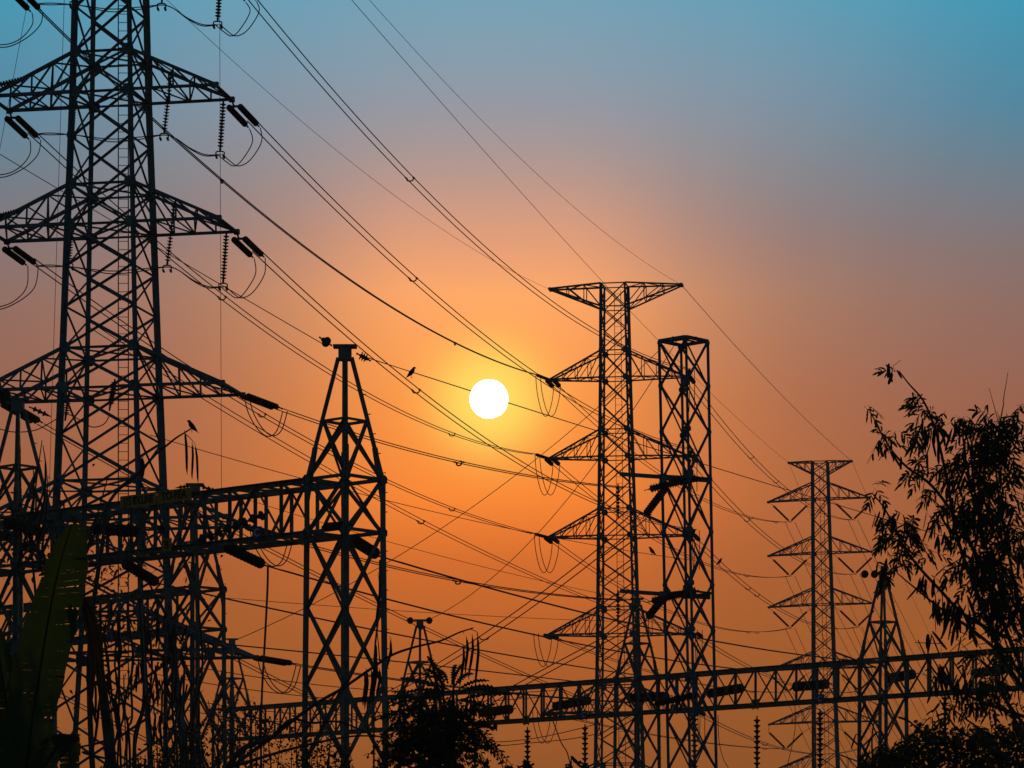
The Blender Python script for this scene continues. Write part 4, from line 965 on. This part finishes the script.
# shrubs
def shrub(name, label, cx, Y, outline, nleaf, L, w, stems, seedv, m='leaf2', depth=.8, twig=20, dense=1.0):
    r_ = random.Random(seedv); base = Vector((P(cx, HZ, Y).x, Y, 0)); root = thing(name, base, label, 'shrub')
    bk, lf = MB(), MB()
    xs = [o[0] for o in outline]
    def top(x):
        for (x0, y0), (x1, y1) in zip(outline, outline[1:]):
            if x0 <= x <= x1: return y0 + (y1 - y0) * (x - x0) / (x1 - x0)
        return 768
    for i in range(stems):
        x = r_.uniform(xs[0], xs[-1]); yt = top(x) + r_.uniform(-16, 30); e = P(x, yt, Y + r_.uniform(-depth, depth))
        b0 = base + Vector((r_.uniform(-.3, .3) + (e.x - base.x) * .5, r_.uniform(-.2, .2), 0)); md = lerp(b0, e, .55) + Vector((r_.uniform(-.08, .08), 0, 0))
        limb(bk, [b0, md, e], .018, .003, 5)
    bk.build('stem', M['bark'], root, smooth=True)
    for i in range(nleaf):
        x = r_.uniform(xs[0], xs[-1]); t_ = top(x); lo = 800
        y = t_ + (lo - t_) * (r_.random() ** dense) + r_.gauss(0, 4) - (r_.uniform(0, 12) if math.sin(x * .33) + math.sin(x * .13 + 1) > .7 else 0)
        blade(lf, P(x, y, Y + r_.uniform(-depth, depth)), Vector((r_.uniform(-1, 1), r_.uniform(-1, 1), r_.uniform(-.6, .8))), L * r_.uniform(.6, 1.2), w * r_.uniform(.7, 1.2), .3)
    # lower skirt down to the ground
    for i in range(nleaf // 4):
        x = r_.uniform(xs[0], xs[-1]); blade(lf, P(x, r_.uniform(800, 960), Y + r_.uniform(-depth, depth)), Vector((r_.uniform(-1, 1), r_.uniform(-1, 1), r_.uniform(-.6, .8))), L * 1.4, w * 1.5, .3)
    lf.build('leaves', M[m], root); return root
shrub('dense_bush', 'dense dark bush filling the bottom right corner below the beam', 950, 24, [(858, 775), (872, 760), (890, 752), (905, 742), (918, 733), (930, 728), (945, 733), (965, 738), (985, 738), (1005, 732), (1030, 724), (1050, 720)], 7600, .05, .03, 34, 3, depth=.9, dense=1.0)
shrub('thorny_bush', 'sparse small leaved bush between the second gantry column and the near column', 255, 28, [(178, 752), (196, 730), (212, 705), (235, 702), (255, 712), (275, 722), (300, 728), (330, 742), (352, 752)], 2600, .036, .026, 44, 4, depth=.8, dense=1.1)
shrub('low_bush', 'low leafy scrub along the bottom edge left of the near column', 150, 25, [(92, 790), (110, 778), (130, 768), (150, 758), (170, 745), (190, 740), (205, 742)], 1500, .045, .025, 44, 5, depth=.5)
# thin upright stalks in the left thicket
vn = thing('climbing_vine', Vector((P(150, HZ, 24).x, 24, 0)), 'tangle of thin hanging vines and stalks over the left pylon feet', 'vine')
mb = MB(); lf = MB()
for _ in range(22):
    x = rnd.uniform(118, 200); y0, y1 = rnd.uniform(585, 690), rnd.uniform(740, 790); Y = 24 + rnd.uniform(-.6, .6)
    mb.tube(smooth_pts([P(x, y0, Y), P(x + rnd.gauss(0, 4), (y0 * 2 + y1) / 3, Y), P(x + rnd.gauss(0, 5), (y0 + y1 * 2) / 3, Y), P(x + rnd.gauss(0, 6), y1, Y), P(x + rnd.gauss(0, 8), 960, Y), Vector((P(x, 960, Y).x, Y, 0))], 4), rnd.uniform(.004, .011), 5)
for a, b, c in (((30, 545), (34, 500), (42, 440)), ((34, 520), (46, 480), (43, 445)), ((36, 540), (44, 500), (45, 462)), ((20, 560), (33, 500), (33, 465)), ((40, 570), (46, 510), (48, 475)), ((36, 600), (30, 540), (24, 520))):
    limb(mb, [P(*a, 24), P(*b, 24), P(*c, 24)], .012, .003, 5)
mb.build('stalks', M['bark'], vn, smooth=True)
for _ in range(45):
    lf = MB(); x, y = rnd.gauss(158, 18), rnd.uniform(600, 720); pod(lf, P(x, y, 24 + rnd.uniform(-.6, .6)), rnd.uniform(.1, .3), .022, Vector((rnd.gauss(0, .12), 0, 0))); lf.build('dry_strip', M['dry'], vn)
lf = MB()
for cx, cy, sx, sy, n_ in ((30, 540, 22, 26, 230), (100, 610, 18, 45, 200), (150, 640, 26, 50, 240), (60, 560, 30, 20, 100), (130, 560, 30, 18, 90)):
    for _ in range(n_):
        blade(lf, P(rnd.gauss(cx, sx), rnd.gauss(cy, sy), 24 + rnd.uniform(-.6, .6)), rv(1), .05, .022)
lf.build('leaves', M['dry'], vn)
# small sprigs poking in at the bottom edge
for i, (x, y, lab) in enumerate(((505, 766, 'leafy twig tip peeking over the bottom edge right of the round tree'), (524, 764, 'leafy twig tip below the first hanging insulator of the far beam'), (571, 760, 'drooping leafy twig tip at the end of a slanting cable'), (585, 766, 'leafy twig tip below the second hanging insulator of the far beam'))):
    b0 = Vector((P(x, HZ, 26).x, 26, 0)); rt_ = thing('sapling', b0, lab, 'sapling'); mb = MB(); limb(mb, [b0, P(x + 2, 860, 26), P(x, y, 26)], .02, .006, 6); mb.build('stem', M['bark'], rt_, smooth=True)
    lf = MB()
    for k in range(5):
        pinnate(lf, P(x, y + rnd.uniform(-2, 10), 26), Vector((rnd.uniform(-1, 1), rnd.uniform(-.6, .6), rnd.uniform(.2, 1.0))), .085, 5, .05, .024, 1.0)
    lf.build('leaves', M['leaf2'], rt_)
# pods and twigs in front of the right gantry column
tw = thing('pod_sapling', Vector((P(880, HZ, 24).x, 24, 0)), 'thin twigs with slim pods in front of the right peaked column foot', 'sapling')
mb = MB()
for b in ([(885, 930), (878, 800), (872, 750), (874, 722), (880, 708), (868, 700)], [(880, 800), (862, 770), (858, 750), (862, 738), (856, 734)], [(898, 717), (910, 722), (922, 734), (935, 746)], [(908, 737), (918, 732), (930, 733), (942, 732)]):
    limb(mb, [P(x, y, 24) for x, y in b], .01, .003, 5)
mb.build('stem', M['bark'], tw, smooth=True); mb = MB()
for x, y, L in ((850, 737, 16), (856, 734, 16), (872, 735, 26), (877, 745, 22), (863, 752, 22), (870, 750, 20), (866, 700, 14)):
    mb = MB(); pod(mb, P(x, y, 24), L / F * 24, .018, Vector((-.35, 0, 0))); mb.build('seed_pod', M['pod'], tw)

# evening haze: one closed box of thin even air round camera and scene
hz = MB(); hz.box(Vector((0, 230, 35)), Vector((1, 0, 0)), Vector((0, 1, 0)), Vector((0, 0, 1)), 700, 560, 72)
ho = hz.build('haze', M['wire']); tag(ho, kind='stuff')
hm = bpy.data.materials.new('evening_haze'); hm.use_nodes = True; t_ = hm.node_tree; t_.nodes.clear()
o_ = N(t_, 'ShaderNodeOutputMaterial'); v_ = N(t_, 'ShaderNodeVolumePrincipled'); t_.links.new(v_.outputs[0], o_.inputs['Volume'])
v_.inputs['Color'].default_value = (.9, .9, .9, 1); v_.inputs['Density'].default_value = HAZE; v_.inputs['Anisotropy'].default_value = .2
ho.data.materials.clear(); ho.data.materials.append(hm)

# clean helper property
for o in bpy.data.objects:
    if 'wloc' in o: del o['wloc']
